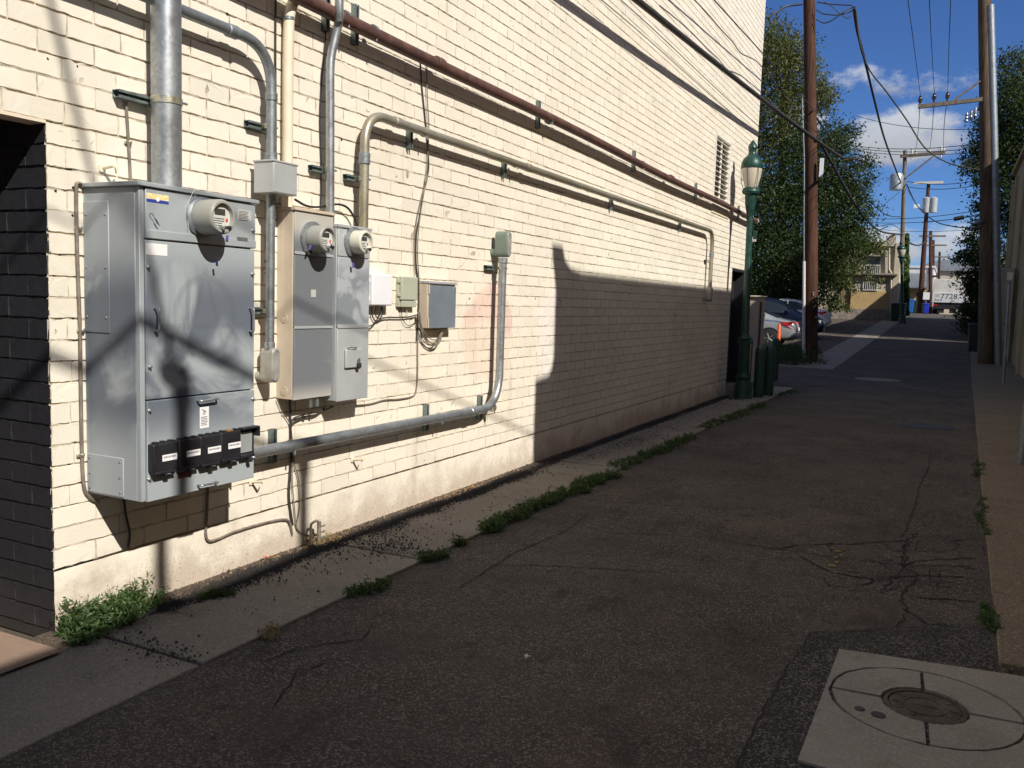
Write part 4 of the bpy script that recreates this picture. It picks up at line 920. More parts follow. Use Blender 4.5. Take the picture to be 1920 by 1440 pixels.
# 7 lower conduit turning up to a green-grey elbow
z7a = W(485, 848, .12).z; yv7 = W(936, 600, .1).y; z7b = W(880, 773, .12).z
t = thing('lower_conduit', 'galvanized conduit running low from the tall cabinet and turning up', 'pipe', (WALL, yv7, z7b))
MB().tube(fillet([(WALL+.12, CY1-.05, z7a+.004), (WALL+.12, yv7, z7b), (WALL+.12, yv7, W(938, 490, .12).z)], .34, 14), .0365, 22).build('pipe', M_GALV, t, 40)
def z7(yy): return z7a+(z7b-z7a)*(yy-CY1)/(yv7-CY1)
for px, py in ((885, 768),): yy = W(px, py, .12).y; coupling((WALL+.12, yy, z7(yy)), YD, .0365, t, M_GALV, .09)
coupling((WALL+.12, yv7, W(938, 488, .12).z), ZD, .0365, t, M_GALV, .05)
for px, py in ((513, 830), (800, 780), (901, 760)): yy = W(px, py, .03).y; strut(yy, z7(yy)-.0, .22, t); clamp((WALL+.11, yy+.08, z7(yy)), YD, .037, t)
zc = W(932, 502, .1).z; strut(yv7-.07, zc, .17, t, False); clamp((WALL+.11, yv7, zc), ZD, .037, t)
elbow_body(yv7+.0, W(941, 482, .12).z, W(941, 433, .12).z, t, M_LB, w=.042, dep=.13)

# ---------------------------------------------------------------- the two narrow meter boxes
t = thing('meter_box', 'narrow meter box with beige sides and dark grey overspray front', 'meter box', (WALL, AY0, AZ0))
ba = MB().box(WALL-.003, AX1-.012, AY0, AY1, AZ0, AZ1-.02).build('body', M_BEIGE, t, None, .003)
MB().box(WALL, AX1+.012, AY0-.008, AY1, AZ1-.02, AZ1).build('lid', M_BEIGE, t, None, .003)
zA1 = X(585, 480, AX1).z; zA2 = X(585, 615, AX1).z
for nm, a, b in (('upper_cover', zA1+.004, AZ1-.022), ('middle_cover', zA2+.006, zA1-.002), ('lower_cover', AZ0-.004, zA2-.004)):
    MB().box(AX1-.013, AX1, AY0+.004, AY1-.004, a, b).build(nm, M_BOXA, t, None, .004)
MB().box(AX1-.002, AX1+.006, AY0+.004, AY1-.004, zA1+.002, zA1+.02).build('drip_edge', M_JBOX, t, None, .002); MB().box(AX1-.002, AX1+.006, AY0+.004, AY1-.004, zA2-.004, zA2+.012).build('drip_edge', M_JBOX, t, None, .002)
for zz_ in (X(530, 597, AX1-.07).z, X(528, 734, AX1-.07).z):
    MB().lathe([(.028, .001), (.028, -.004), (.022, -.004), (.022, -.002), (.014, -.002), (.014, -.005)], (AX1-.075, AY0, zz_), 'y', 20).build('knockout', M_BEIGE, t, 40)
pA = X(590, 452, AX1+.0); meter((AX1, X(584, 448, AX1).y, X(584, 448, AX1).z), .086, .14, t, .112)
MB().box(AX1+.0, AX1+.002, X(583, 545, AX1).y, X(592, 545, AX1).y, X(587, 557, AX1).z, X(587, 543, AX1).z).build('maker_badge', M_LABELG, t)
tagcard(X(580, 460, AX1+.06), .02, .03, M_PURPLE, t, -.3); tagcard(X(619, 456, AX1+.14), .022, .034, M_NAVY, t, .5); MB().lathe([(.018, 0), (.018, .02), (.008, .03)], X(578, 470, AX1), 'x', 12).build('seal_knob', M_DARKM, t, 40)
for dy_ in (.19, .255):
    MB().box(AX1-.03, AX1-.014, AY0+dy_, AY0+dy_+.022, AZ0-.07, AZ0+.012).build('hasp', M_GALVD, t, None, .003)
t = thing('meter_box', 'narrow light grey meter box with a padlocked latch on its lower cover', 'meter box', (WALL, BY0, BZ0))
MB().box(WALL-.003, BX1-.012, BY0, BY1, BZ0, BZ1-.02).build('body', M_JBOX, t, None, .003)
MB().box(WALL, BX1+.012, BY0-.004, BY1+.008, BZ1-.02, BZ1).build('lid', M_JBOX, t, None, .003)
zB1 = X(660, 483, BX1).z; zB2 = X(660, 614, BX1).z
for nm, a, b, mt_ in (('upper_cover', zB1+.003, BZ1-.022, M_JBOX), ('middle_cover', zB2+.006, zB1-.002, M_BOXB), ('lower_cover', BZ0-.006, zB2-.004, M_JBOX)):
    MB().box(BX1-.013, BX1, BY0+.004, BY1-.002, a, b).build(nm, mt_, t, None, .004)
MB().box(BX1-.002, BX1+.006, BY0+.004, BY1-.002, zB2-.004, zB2+.02).build('drip_edge', M_JBOX, t, None, .002)
meter((BX1, X(662, 454, BX1).y, X(662, 454, BX1).z), .080, .115, t, .104, M_GLASSY)
p = X(645, 655, BX1); q = X(675, 688, BX1)
lt = MB().box(BX1, BX1+.02, p.y, q.y, q.z, p.z).build('latch_cover', M_JBOX, t, None, .008, 3)
MB().tube(fillet([X(653, 655, BX1+.005), X(653, 651, BX1+.03), X(668, 652, BX1+.03), X(668, 655, BX1+.005)], .008, 4), .005, 6).build('latch_handle', M_GALV, lt, 40)
pk = X(673, 684, BX1+.03); MB().box(pk.x-.012, pk.x+.012, pk.y-.016, pk.y+.016, pk.z-.02, pk.z+.014).build('padlock', M_DARKM, lt, None, .005); MB().tube(fillet([pk+Vector((0, -.01, .01)), pk+Vector((0, -.01, .045)), pk+Vector((0, .01, .045)), pk+Vector((0, .01, .01))], .01, 4), .004, 6).build('shackle', M_GALV, lt, 40)
MB().box(BX1, BX1+.001, X(634, 425, BX1).y, X(643, 425, BX1).y, X(638, 428, BX1).z, X(638, 420, BX1).z).build('label', M_LABEL, t)
tagcard(X(660, 492, BX1+.03), .02, .036, M_PURPLE, t, .1)
MB().box(WALL+.06, BX1-.03, BY1, BY1+.035, X(690, 738, BX1).z, X(690, 682, BX1).z).build('flank_cover', M_JBOX, t, None, .015, 3)

# ---------------------------------------------------------------- the three little boxes and their cables
y0, y1 = X(698.6, 540, WALL+.085).y, X(736.4, 540, WALL+.085).y; z0, z1 = X(717, 573, WALL+.085).z, X(717, 514, WALL+.085).z
t = thing('network_box', 'small white plastic box between the meter boxes and the sage box', 'box', (WALL, y0, z0))
MB().box(WALL+.0, WALL+.04, y0-.004, y1-.004, z0+.006, z1-.006).build('base', M_WHITEP, t, None, .006); MB().box(WALL+.04, WALL+.085, y0, y1, z0, z1).build('cover', M_WHITEP, t, None, .012, 4)
for zz_ in (z0+.05, z1-.05): MB().box(WALL+.03, WALL+.06, y0-.012, y0+.003, zz_-.014, zz_+.014).build('hinge', M_WHITEP, t, None, .004)
wb = (y0, y1, z0, z1)
y0, y1 = X(753.6, 545, WALL+.055).y, X(783, 545, WALL+.055).y; z0, z1 = X(768, 575, WALL+.055).z, X(768, 519, WALL+.055).z
t = thing('telephone_box', 'small sage green plastic box beside the slate fronted box', 'box', (WALL, y0, z0))
MB().box(WALL, WALL+.03, y0-.006, y1-.004, z0-.004, z1-.006).build('base', M_SAGE, t, None, .004); MB().box(WALL+.03, WALL+.058, y0, y1, z0+.05, z1).build('cover', M_SAGE, t, None, .008, 3); MB().box(WALL+.02, WALL+.05, y0+.012, y1-.008, z0-.004, z0+.046).build('lower_flap', M_SAGE, t, None, .004)
for zz_ in (z0+.09, z1-.04): MB().box(WALL+.02, WALL+.045, y0-.014, y0, zz_-.012, zz_+.012).build('hinge', M_SAGE, t, None, .003)
gb = (y0, y1, z0, z1)
y0, y1 = X(803, 570, WALL+.09).y, X(854, 570, WALL+.09).y; z0, z1 = X(828, 615, WALL+.09).z, X(828, 528, WALL+.09).z
t = thing('slate_box', 'beige sided wall box with a slate grey hinged front', 'box', (WALL, y0, z0))
MB().box(WALL-.002, WALL+.082, y0, y1, z0, z1-.02).build('body', M_BEIGE, t, None, .003); MB().box(WALL+.082, WALL+.094, y0+.018, y1, z0, z1-.035).build('front_cover', M_GREYF, t, None, .003)
MB().box(WALL, WALL+.10, y0-.004, y1+.002, z1-.022, z1).build('lid', M_JBOX, t, None, .004)
for a, b in ((.0, .28), (.72, .98)): MB().tube([(WALL+.09, y0+.008, z0+(z1-z0)*(a+.01)), (WALL+.09, y0+.008, z0+(z1-z0)*b-.02)], .006, 8).build('hinge', M_BEIGE, t, 40)
MB().tube([(WALL+.097, y1-.05, z1-.06), (WALL+.097, y1-.05, z1-.045), (WALL+.097, y1-.01, z1-.045)], .0025, 5).build('latch_wire', M_WIREW, t)
sb = (y0, y1, z0, z1)
def cable(name, pts, r, mat, label, n=8, cat='cable', group='cables clipped to the brick wall', seg=6):
    o = MB().tube(smoothline(pts, n), r, seg).build(name, mat, None, 60); return tag(o, label, cat, group)
def Wl(lst, off=.012): return [W(a, b, off) for a, b in lst]
cable('wall_cable', Wl([(788, 100), (790, 150), (797, 220), (803, 290), (803, 322), (795, 360), (788, 400), (781, 440), (780, 490), (783, 520), (785, 560), (783, 600), (781, 640)]), .0055, M_CABLE, 'dark cable hanging from the brown pipe to the little boxes')
cable('wall_cable', Wl([(800, 105), (801, 180), (804, 240), (801, 310), (798, 340), (791, 385), (785, 430), (783, 480), (786, 530), (786, 580), (783, 610)], .02), .0045, M_CABLEG, 'grey brown cable twisted beside the dark one above the little boxes')
cable('wall_cable', Wl([(803, 325), (792, 365), (782, 410), (777, 450), (777, 490), (779, 515)], .016), .004, M_CABLEG, 'loose thin cable bowing out towards the sage box')
cable('wall_cable', Wl([(784, 600), (783, 650), (783, 690), (781, 728), (775, 742), (750, 748), (721, 750), (695, 757), (668, 760)]), .0055, M_CABLEG, 'paired cable dropping from the boxes and running back to the meters')
cable('wall_cable', Wl([(697, 575), (698, 592), (706, 602), (722, 596), (760, 595), (783, 590)], .02), .005, M_CABLE, 'dark cable looping under the white box to the bundle')
cable('wall_cable', Wl([(716, 575), (712, 590), (702, 606), (690, 612), (676, 606)], .03), .005, M_CABLE, 'short dark loop hanging beneath the white box')
cable('wall_cable', Wl([(705, 575), (703, 588), (710, 598), (718, 588), (716, 574)], .03), .004, M_CABLE, 'small dark coil tucked under the white box')
cable('wall_cable', Wl([(762, 577), (765, 592), (776, 594), (783, 586)], .02), .003, M_WIREW, 'pale thin wire hooking out of the sage box')
cable('wall_cable', Wl([(752, 578), (755, 598), (764, 610), (775, 607), (782, 600)], .02), .003, M_CABLE, 'thin dark wire curling under the sage box')
for i, (dx, dy) in enumerate(((0, 0), (6, 7), (3, -8), (9, 3))):
    cable('wall_cable', Wl([(784+dx*.3, 585), (786+dx*.4, 605+dy*.5), (793+dx*.5, 628+dy), (806+dx*.5, 642+dy*.8), (818+dx*.6, 641+dy*.6), (825+dx*.4, 628), (829+dx*.3, 621)], .05), .0055 if i % 2 else .0045, M_CABLEG, ('thick grey cable', 'second grey cable', 'upper thin grey cable', 'outer grey cable')[i]+' looping below the slate fronted box')
cable('wall_cable', Wl([(155, 346), (146, 344), (143, 360), (145, 480), (150, 620), (152, 760), (156, 900), (168, 932), (185, 942)], .012), .009, M_CABLEG, 'brown tube hugging the doorway flank of the tall cabinet', 10)
cable('wall_cable', Wl([(285, 165), (280, 178), (262, 178), (247, 175), (238, 180), (237, 200), (241, 265), (245, 338)], .012), .008, M_CABLEG, 'brown tube curling down beside the fat riser pipe')
cable('wall_cable', Wl([(390, 905), (388, 960), (386, 1000), (392, 1014), (410, 1010), (440, 997), (490, 982), (530, 974), (543, 980), (548, 1003)], .014), .008, M_CABLEG, 'brown tube bending out from under the tall cabinet along the footing')
cable('wall_cable', Wl([(232, 930), (236, 965), (243, 1000), (240, 1028)], .014), .007, M_CABLE, 'dark cable hanging in the shadow below the tall cabinet')
cable('wall_cable', Wl([(543, 745), (545, 800), (545, 870), (542, 930), (549, 985)], .02), .007, M_CABLE, 'dark cable dropping between the cabinet and the meter boxes')
cable('wall_cable', Wl([(519, 748), (528, 770), (545, 800), (550, 860), (560, 900), (562, 950), (556, 985), (560, 998)], .018), .004, M_CABLEG, 'slack grey wire bowing out below the low conduit')
cable('wall_cable', Wl([(549, 830), (548, 900), (552, 950), (557, 990), (575, 1003), (592, 1000)], .018), .004, M_CABLEG, 'slack thin wire reaching the stub tap at the footing')
cable('wall_cable', Wl([(608, 765), (592, 778), (568, 783), (548, 795), (545, 815)], .02), .006, M_CABLE, 'dark wire curving from beneath the meter boxes')
cable('wall_cable', Wl([(625, 762), (600, 772), (572, 777), (550, 785), (546, 800)], .022), .005, M_CABLE, 'second dark wire curving from beneath the meter boxes')
cable('wall_cable', Wl([(553, 374), (575, 386), (600, 388), (632, 383), (652, 390), (665, 410), (670, 425)], .05), .008, M_RUBBER, 'black hose arching over the two narrow meter boxes')
for i, (px, py) in enumerate(((241, 268), (148, 428), (153, 619), (152, 853))):
    p = W(px, py, .0); o = MB().box(WALL, WALL+.014, p.y-.03, p.y+.012, p.z-.008, p.z+.008).tube([(WALL+.012, p.y-.004, p.z-.009), (WALL+.012, p.y-.004, p.z+.009)], .0115, 10).build('pipe_clip', M_ZINC, None, 40, .002)
    tag(o, ('bright pipe clip holding the tube near the fat riser', 'bright pipe clip beside the upper half of the tall cabinet', 'bright pipe clip beside the middle of the tall cabinet', 'bright pipe clip beside the foot of the tall cabinet')[i], 'clip', 'pipe clips')
# bolts and anchors left in the wall
for i, (px, py, ln) in enumerate(((190, 316, .08), (470, 904, .09), (660, 862, .10))):
    p = W(px, py); t = thing('wall_anchor', ('painted bolt sticking out above the tall cabinet', 'painted anchor just past the cabinet foot', 'painted anchor with a dangling wire below the low conduit')[i], 'anchor', p, 'old anchors in the brick wall')
    MB().tube([p+Vector((-.01, 0, 0)), p+Vector((ln, .01, .012))], .009, 8).build('rod', M_CREAMP, t, 40); MB().box(WALL, WALL+.012, p.y-.018, p.y+.018, p.z-.018, p.z+.018).build('plate', M_CREAMP, t, None, .004)
    MB().tube(smoothline([p+Vector((ln, .01, .012)), p+Vector((ln*.8, .03, .0)), p+Vector((ln*.4, .06, -.015))], 4), .004, 6).build('wire_end', M_CREAMP, t, 40)
p0 = W(598, 1012, .1)
t = thing('stub_tap', 'rusty stub tap with a hooked pipe at the foot of the wall', 'tap', (p0.x, p0.y, 0))
MB().tube([(p0.x, p0.y, -.02), (p0.x, p0.y, .17)], .014, 10).build('stand_pipe', M_CABLEG, t, 40)
MB().tube(fillet([(p0.x-.03, p0.y-.05, -.01), (p0.x-.03, p0.y-.05, .16), (p0.x, p0.y-.02, .185), (p0.x, p0.y, .15)], .03, 5), .009, 8).build('hook_pipe', M_CABLEG, t, 40)
for zz_ in (.05, .09, .13): MB().tube([(p0.x, p0.y-.01, zz_), (p0.x+.01, p0.y+.05, zz_+.005)], .006, 6).build('spigot', M_GALVD, t, 40)

# ---------------------------------------------------------------- second building on the right, beyond the gap
b2 = thing('brown_building', 'plain brown building beyond the gap, behind the dark shade tree', 'building', (2.9, 55, 0))
MB().box(2.9, 13, 42.7, 66, -.2, 9.25).build('main_block', M_OCHRE, b2); MB().box(2.85, 13.05, 42.65, 66.05, 9.25, 9.4).build('coping', M_STONE, b2)

# ---------------------------------------------------------------- overhead poles
def pole(name, label, pts, r0, r1, mat, group='wooden utility poles', cat='pole'):
    t = thing(name, label, cat, pts[0], group); n = len(pts)
    P = smoothline(pts, 6) if n > 2 else [Vector(pts[0]).lerp(Vector(pts[1]), k/10) for k in range(11)]
    MB().tube(P, [r0+(r1-r0)*i/(len(P)-1) for i in range(len(P))], 18).build('shaft', mat, t, 60); return t
LPb = Y(1520, 686, 29.5); LPt = Y(1516, -90, 29.5); LPb.z = gz(29.5)-.05
lp = pole('utility_pole', 'thick reddish brown utility pole beside the parked cars', [LPb, Y(1521, 350, 29.5), LPt], .215, .17, M_POLE)
MB().tube([Y(1508, 684, 29.35), Y(1507, 660, 29.3)] + [Y(1507.5, 490, 29.3)], .05, 10).build('cable_guard', M_WIREW, lp, 40)
MB().tube([Y(1507.5, 492, 29.3), Y(1507.5, 400, 29.3), Y(1508, 300, 29.3), Y(1504, 180, 29.3)], .022, 8).build('riser', M_GALVD, lp, 40)
MB().box(*[f(Y(1538, 296, 29.3).x, Y(1543, 332, 29.3).x) for f in (min, max)], 29.25, 29.32, Y(1540, 332, 29.3).z, Y(1540, 297, 29.3).z).build('pole_tag_box', M_WHITEP, lp)
for i in range(9):
    p = Y(random.uniform(1524, 1531), random.uniform(548, 600), 29.29); MB().box(p.x-.012, p.x+.012, 29.26, 29.30, p.z-.016, p.z+.016).build('staple_note', M_WIREW, lp)
a = Y(1490, 8, 29.5); b = Y(1612, -10, 29.5)
MB().box(a.x, b.x, 29.36, 29.48, a.z+.45, a.z+.58).build('cross_arm', M_POLEG, lp)
RPb = Y(1850, 692, 32); RPt = Y(1846, -60, 32); RPb.z = gz(32)-.05; RPb.x = 1.12
rp = pole('utility_pole', 'dark weathered utility pole with a metal cable guard on the pebbled pavement', [RPb, Y(1851, 350, 32), Y(1846, 0, 32), RPt], .235, .165, M_POLED)
g0 = [Y(1871, 690, 31.9), Y(1866, 350, 31.9), Y(1857, 10, 31.9)]; g0[0].z = gz(32)
MB().tube(smoothline(g0, 6), .115, 16).build('cable_guard', M_GALVD, rp, 60)
p, q = Y(1722, 203, 32), Y(1842, 189, 32)
MB().hexa([(p.x, 31.72, p.z-.06), (q.x, 31.72, q.z-.06), (q.x, 31.83, q.z-.06), (p.x, 31.83, p.z-.06), (p.x, 31.72, p.z+.06), (q.x, 31.72, q.z+.06), (q.x, 31.83, q.z+.06), (p.x, 31.83, p.z+.06)]).build('cross_arm', M_POLEG, rp)
MB().tube([Y(1785, 190, 31.75), Y(1838, 152, 31.85)], .03, 8).build('brace', M_POLEG, rp, 40)
INS = []
for px, py in ((1725, 194), (1751, 189), (1776, 187)):
    c = Y(px, py, 31.78); INS.append(c+Vector((0, 0, .22)))
    MB().lathe([(.03, -.05), (.03, .04), (.075, .06), (.05, .1), (.075, .12), (.045, .17), (.05, .22), (.02, .24)], c, 'z', 12).build('insulator', M_BLKGLOSS, rp, 40)
for k in range(3):
    c = Y(1813+k*8, 214-k*2, 31.9); MB().lathe([(.03, -.26+k*.05), (.055, -.22+k*.05), (.035, -.17), (.055, -.12), (.035, -.07), (.055, -.02), (.03, .04+k*.05)], c, 'z', 12).build('fuse_cutout', M_GALV, rp, 40)
MB().lathe([(.04, 0), (.11, .02), (.13, .1), (.05, .16)], Y(1836, 420, 31.75), 'z', 14).build('junction_dome', M_GALVD, rp, 40)
mb = Y(1878, 480, 33.0)
t = thing('pedestal_box', 'dull beige meter pedestal behind the dark weathered pole', 'box', (1.62, 33, gz(33)))
MB().box(1.32, 1.78, 33.0, 33.35, gz(33)+1.25, gz(33)+3.1).build('upper_box', M_BEIGE, t, None, .02); MB().box(1.36, 1.76, 33.02, 33.3, gz(33)+.72, gz(33)+1.24).build('lower_box', M_BEIGE, t, None, .02)
for xx in (1.42, 1.68): MB().tube([(xx, 33.15, gz(33)-.05), (xx, 33.15, gz(33)+.75)], .03, 8).build('leg', M_GALVD, t, 40)
lb_ = G(1881, 722)
t = thing('sign_post', 'thin leaning metal post with a small placard on the pebbled pavement', 'post', lb_)
MB().tube([lb_-Vector((0, 0, .05)), Y(1893, 520, lb_.y)], .032, 10).build('shaft', M_GALVD, t, 40)
p, q = Y(1887, 503, lb_.y-.05), Y(1896, 530, lb_.y-.05); MB().box(p.x, q.x+.05, lb_.y-.09, lb_.y-.05, q.z, p.z).build('placard', M_PLATE, t, None, .005); MB().box(p.x+.03, q.x+.02, lb_.y-.095, lb_.y-.09, q.z+.06, p.z-.1).build('notice', M_LABELG, t)
pg = G(1912, 873)
t = thing('pipe_post', 'grey steel pipe post standing alone on the pebbled pavement', 'post', pg)
MB().tube([pg-Vector((0, 0, .05)), pg+Vector((.10, .0, 2.3))], .052, 16).build('shaft', M_GALVD, t, 40); MB().lathe([(.054, 0), (.05, .03), (.02, .05)], pg+Vector((.10, 0, 2.3)), 'z', 16).build('cap', M_GALVD, t, 40)
tb = G(1829, 660)
t = thing('trash_can', 'dark wheeled trash can standing behind the dark weathered pole', 'bin', tb)
MB().hexa([(tb.x-.24, tb.y-.25, tb.z), (tb.x+.24, tb.y-.25, tb.z), (tb.x+.24, tb.y+.25, tb.z), (tb.x-.24, tb.y+.25, tb.z), (tb.x-.3, tb.y-.3, tb.z+1.0), (tb.x+.3, tb.y-.3, tb.z+1.0), (tb.x+.3, tb.y+.3, tb.z+1.0), (tb.x-.3, tb.y+.3, tb.z+1.0)]).build('body', M_BLACKP, t, None, .03)
MB().hexa([(tb.x-.32, tb.y-.34, tb.z+1.0), (tb.x+.32, tb.y-.34, tb.z+1.0), (tb.x+.32, tb.y+.32, tb.z+1.0), (tb.x-.32, tb.y+.32, tb.z+1.0), (tb.x-.3, tb.y-.3, tb.z+1.06), (tb.x+.3, tb.y-.3, tb.z+1.06), (tb.x+.3, tb.y+.3, tb.z+1.1), (tb.x-.3, tb.y+.3, tb.z+1.1)]).build('lid', M_BLACKP, t, None, .02)
# pole behind the photographer that feeds the roof masts
np_ = pole('utility_pole', 'wooden utility pole opposite the black doorway, feeding the roof masts', [Vector((1.5, -1.2, -.1)), Vector((1.5, -1.2, 12.6))], .17, .12, M_POLED)
wire(sag((1.5, -1.2, 12.3), mA, .0), .02, 'steep service wire coming down to the first roof mast')
wire(sag((1.5, -1.2, 6.86), mB+Vector((0, 0, .02)), .0), .028, 'dark wire slanting low past the first mast to the second')
wire(sag((1.5, -1.2, 7.42), (2.05, 5.55, 5.70), .0), .012, 'thinner wire slanting to the foot of the scrolled parapet')
# far poles
P3y = 66.0
P3b = Y(1688, 593, P3y); P3b.z = gz(P3y)-.1; P3t = Y(1697, 282, P3y)
p3 = pole('utility_pole', 'grey utility pole with a round transformer beside the ivy corner', [P3b, P3t], .17, .12, M_POLEG)
p, q = Y(1688, 294, P3y), Y(1772, 287, P3y)
MB().hexa([(p.x, P3y-.25, p.z-.1), (q.x, P3y-.25, q.z-.1), (q.x, P3y-.1, q.z-.1), (p.x, P3y-.1, p.z-.1), (p.x, P3y-.25, p.z+.1), (q.x, P3y-.25, q.z+.1), (q.x, P3y-.1, q.z+.1), (p.x, P3y-.1, p.z+.1)]).build('cross_arm', M_POLEG, p3)
MB().tube([Y(1700, 332, P3y-.2), Y(1750, 293, P3y-.2)], .05, 8).build('brace', M_POLEG, p3, 40)
c = Y(1681, 340, P3y-.5); MB().lathe([(.1, -.62), (.42, -.58), (.44, .35), (.36, .5), (.12, .58)], c, 'z', 22).build('transformer', M_TRANS, p3, 40)
for px, py in ((1710, 285), (1717, 288), (1743, 288), (1765, 281), (1769, 284)):
    c = Y(px, py, P3y-.18); MB().lathe([(.05, -.5 if px in (1710, 1765) else -.1), (.08, .05), (.06, .12), (.09, .16), (.04, .24)], c, 'z', 10).build('insulator', M_WIREW, p3, 40)
P4y = 84.0
P4b = Y(1724, 590, P4y); P4b.z = gz(P4y)-.2
p4 = pole('utility_pole', 'leaning brown pole carrying a pale double transformer', [P4b, Y(1741, 345, P4y)], .25, .14, M_POLE)
p, q = Y(1713, 344, P4y), Y(1769, 342, P4y); MB().box(p.x, q.x, P4y-.3, P4y-.15, p.z-.1, p.z+.1).build('cross_arm', M_WIREW, p4)
for dx in (-.25, .3): MB().lathe([(.1, -.75), (.3, -.7), (.32, .5), (.1, .62)], Y(1743, 383, P4y-.5)+Vector((dx, 0, 0)), 'z', 16).build('transformer', M_JBOX, p4, 40)
MB().box(Y(1714, 388, P4y).x, Y(1725, 388, P4y).x, P4y-.8, P4y-.3, Y(1720, 392, P4y).z, Y(1720, 385, P4y).z).build('street_light_head', M_WHITEP, p4)
for i, (pb, ptp, yy, rr, nm) in enumerate((((1745, 588), (1745, 433), 92., .2, 'brown pole just behind the leaning transformer pole'), ((1749, 588), (1750, 450), 104., .2, 'slim brown pole beside the far lamp'), ((1760, 570), (1762, 472), 130., .2, 'far pale brown pole above the truck'), ((1769, 560), (1770, 485), 150., .2, 'farthest slim pole above the truck'))):
    bb = Y(*pb, yy); bb.z = gz(yy)-.2; tt = pole('utility_pole', nm, [bb, Y(*ptp, yy)], rr, rr*.7, M_POLE)
    top = Y(ptp[0], ptp[1]+10, yy); MB().box(top.x-1.0, top.x+1.3, yy-.2, yy-.08, top.z-.08, top.z+.08).build('cross_arm', M_POLEG, tt)

# ---------------------------------------------------------------- overhead wires
def LY(lst): return smoothline([Y(a, b, c) for a, b, c in lst], 8)
wire([(-3.568+.00877*(y-5), y, 4.996+.0594*(y-5)+.0006*(y-17)**2-.08) for y in np.linspace(-8, 29.35, 26)], .042, 'thick black bundled cable running close along the brick wall to the pole', seg=10)
wire([(-3.513-.0065*(y-5), y, 5.878+.0582*(y-5)) for y in np.linspace(-8, 29.35, 20)], .011, 'straight messenger wire high along the brick wall')
wavy = [X(900+a/3.556, b/3.556, -3.62) for a, b in ((1300, -120), (1430, 0), (1520, 95), (1610, 200), (1680, 275), (1740, 355), (1800, 385), (1890, 460))]
wire(smoothline(wavy + [Vector((-3.75, 24, 6.6)), Vector((-3.85, 29.4, 7.0))], 8), .009, 'wavy lashed wire above the thick cable on the brick wall')
wire(smoothline([X(900+a/3.556, b/3.556, WALL+.1) for a, b in ((700, -200), (940, 0), (1220, 255), (1500, 520), (1700, 705), (1870, 850))], 6), .006, 'thin slack wire crossing the upper brickwork below the thick cable')
HW = Y(1601, 14, 29.4)
wire(LY([(1601, 14, 29.4), (1608, 60, 32), (1622, 115, 37), (1640, 190, 43), (1660, 265, 52), (1690, 345, 65.8)]), .05, 'twisted thick drop cable from the arm tip down to the transformer pole', seg=8)
wire(LY([(1622, 115, 29.8), (1636, 140, 30), (1662, 172, 30.4), (1700, 225, 31), (1735, 278, 31.4), (1780, 306, 31.7), (1837, 319, 31.8)]), .022, 'twisted drop cable swinging across to the dark weathered pole', seg=8)
wire(LY([(1605, 20, 29.4), (1612, 80, 29.5), (1622, 115, 29.8)]), .03, 'short twisted lead hanging from the arm tip', seg=8)
wire(LY([(1437, 34, 28.5), (1455, 24, 28.8), (1475, 12, 29.2), (1505, 8, 29.4)]), .03, 'thick lead curving over the brick corner to the reddish pole')
wire(LY([(1532, 4, 29.4), (1560, 8, 29.4), (1598, 10, 29.4)]), .018, 'taut upper jumper from the reddish pole to the arm tip')
wire(LY([(1530, 18, 29.3), (1545, 26, 29.3), (1570, 28, 29.3), (1590, 24, 29.4), (1600, 18, 29.4)]), .018, 'middle jumper looping beside the reddish pole')
wire(LY([(1530, 36, 29.3), (1545, 43, 29.3), (1560, 38, 29.3), (1580, 24, 29.3), (1598, 14, 29.4)]), .018, 'lowest jumper loop beside the reddish pole')
wire(LY([(1545, 4, 29.3), (1560, 12, 29.3), (1575, 26, 29.3), (1590, 34, 29.3), (1600, 24, 29.4)]), .014, 'thin crossing jumper beside the reddish pole')
wire(LY([(1522, 207, 29.2), (1536, 228, 31), (1556, 258, 35), (1590, 318, 43), (1625, 370, 52), (1660, 402, 60), (1690, 407, 65.8)]), .03, 'black cable continuing from the messenger wire to the transformer pole')
wire(LY([(1533, 258, 29.3), (1546, 282, 31), (1563, 312, 35), (1595, 370, 44), (1625, 412, 52), (1652, 434, 60), (1690, 440, 65.8)]), .055, 'thick black cable dipping behind the tree to the transformer pole', seg=8)
wire(LY([(1700, 352, 65.8), (1720, 386, 55), (1750, 413, 45), (1790, 425, 37), (1837, 427, 31.8)]), .022, 'black cable sagging from the transformer pole to the dark weathered pole')
wire(LY([(1700, 345, 65.8), (1712, 372, 70), (1722, 388, 78), (1738, 400, 83.8)]), .035, 'cable dropping from the transformer pole to the leaning pole')
wire(LY([(1692, 440, 65.8), (1705, 455, 72), (1722, 460, 80), (1738, 452, 83.8)]), .06, 'thick cable sagging between the transformer pole and the leaning pole')
for k, (a, b) in enumerate((((1701, -10), 0), ((1742, -10), 1), ((1783, -10), 2))):
    wire(smoothline([Y(*a, 16), Y(a[0]+(INS[b].x*0+((1725, 1751, 1776)[b]-a[0])*.55), 90, 22), INS[b]], 8), .0075, 'thin primary wire running overhead to the '+('outermost', 'middle', 'innermost')[k]+' insulator of the dark pole')
    wire(smoothline([INS[b], Y((1722, 1748, 1770)[b], 240, 44), Y((1717, 1743, 1769)[b], 284, P3y-.2)], 8), .012, 'thin primary wire from the '+('outermost', 'middle', 'innermost')[k]+' insulator on to the transformer pole')
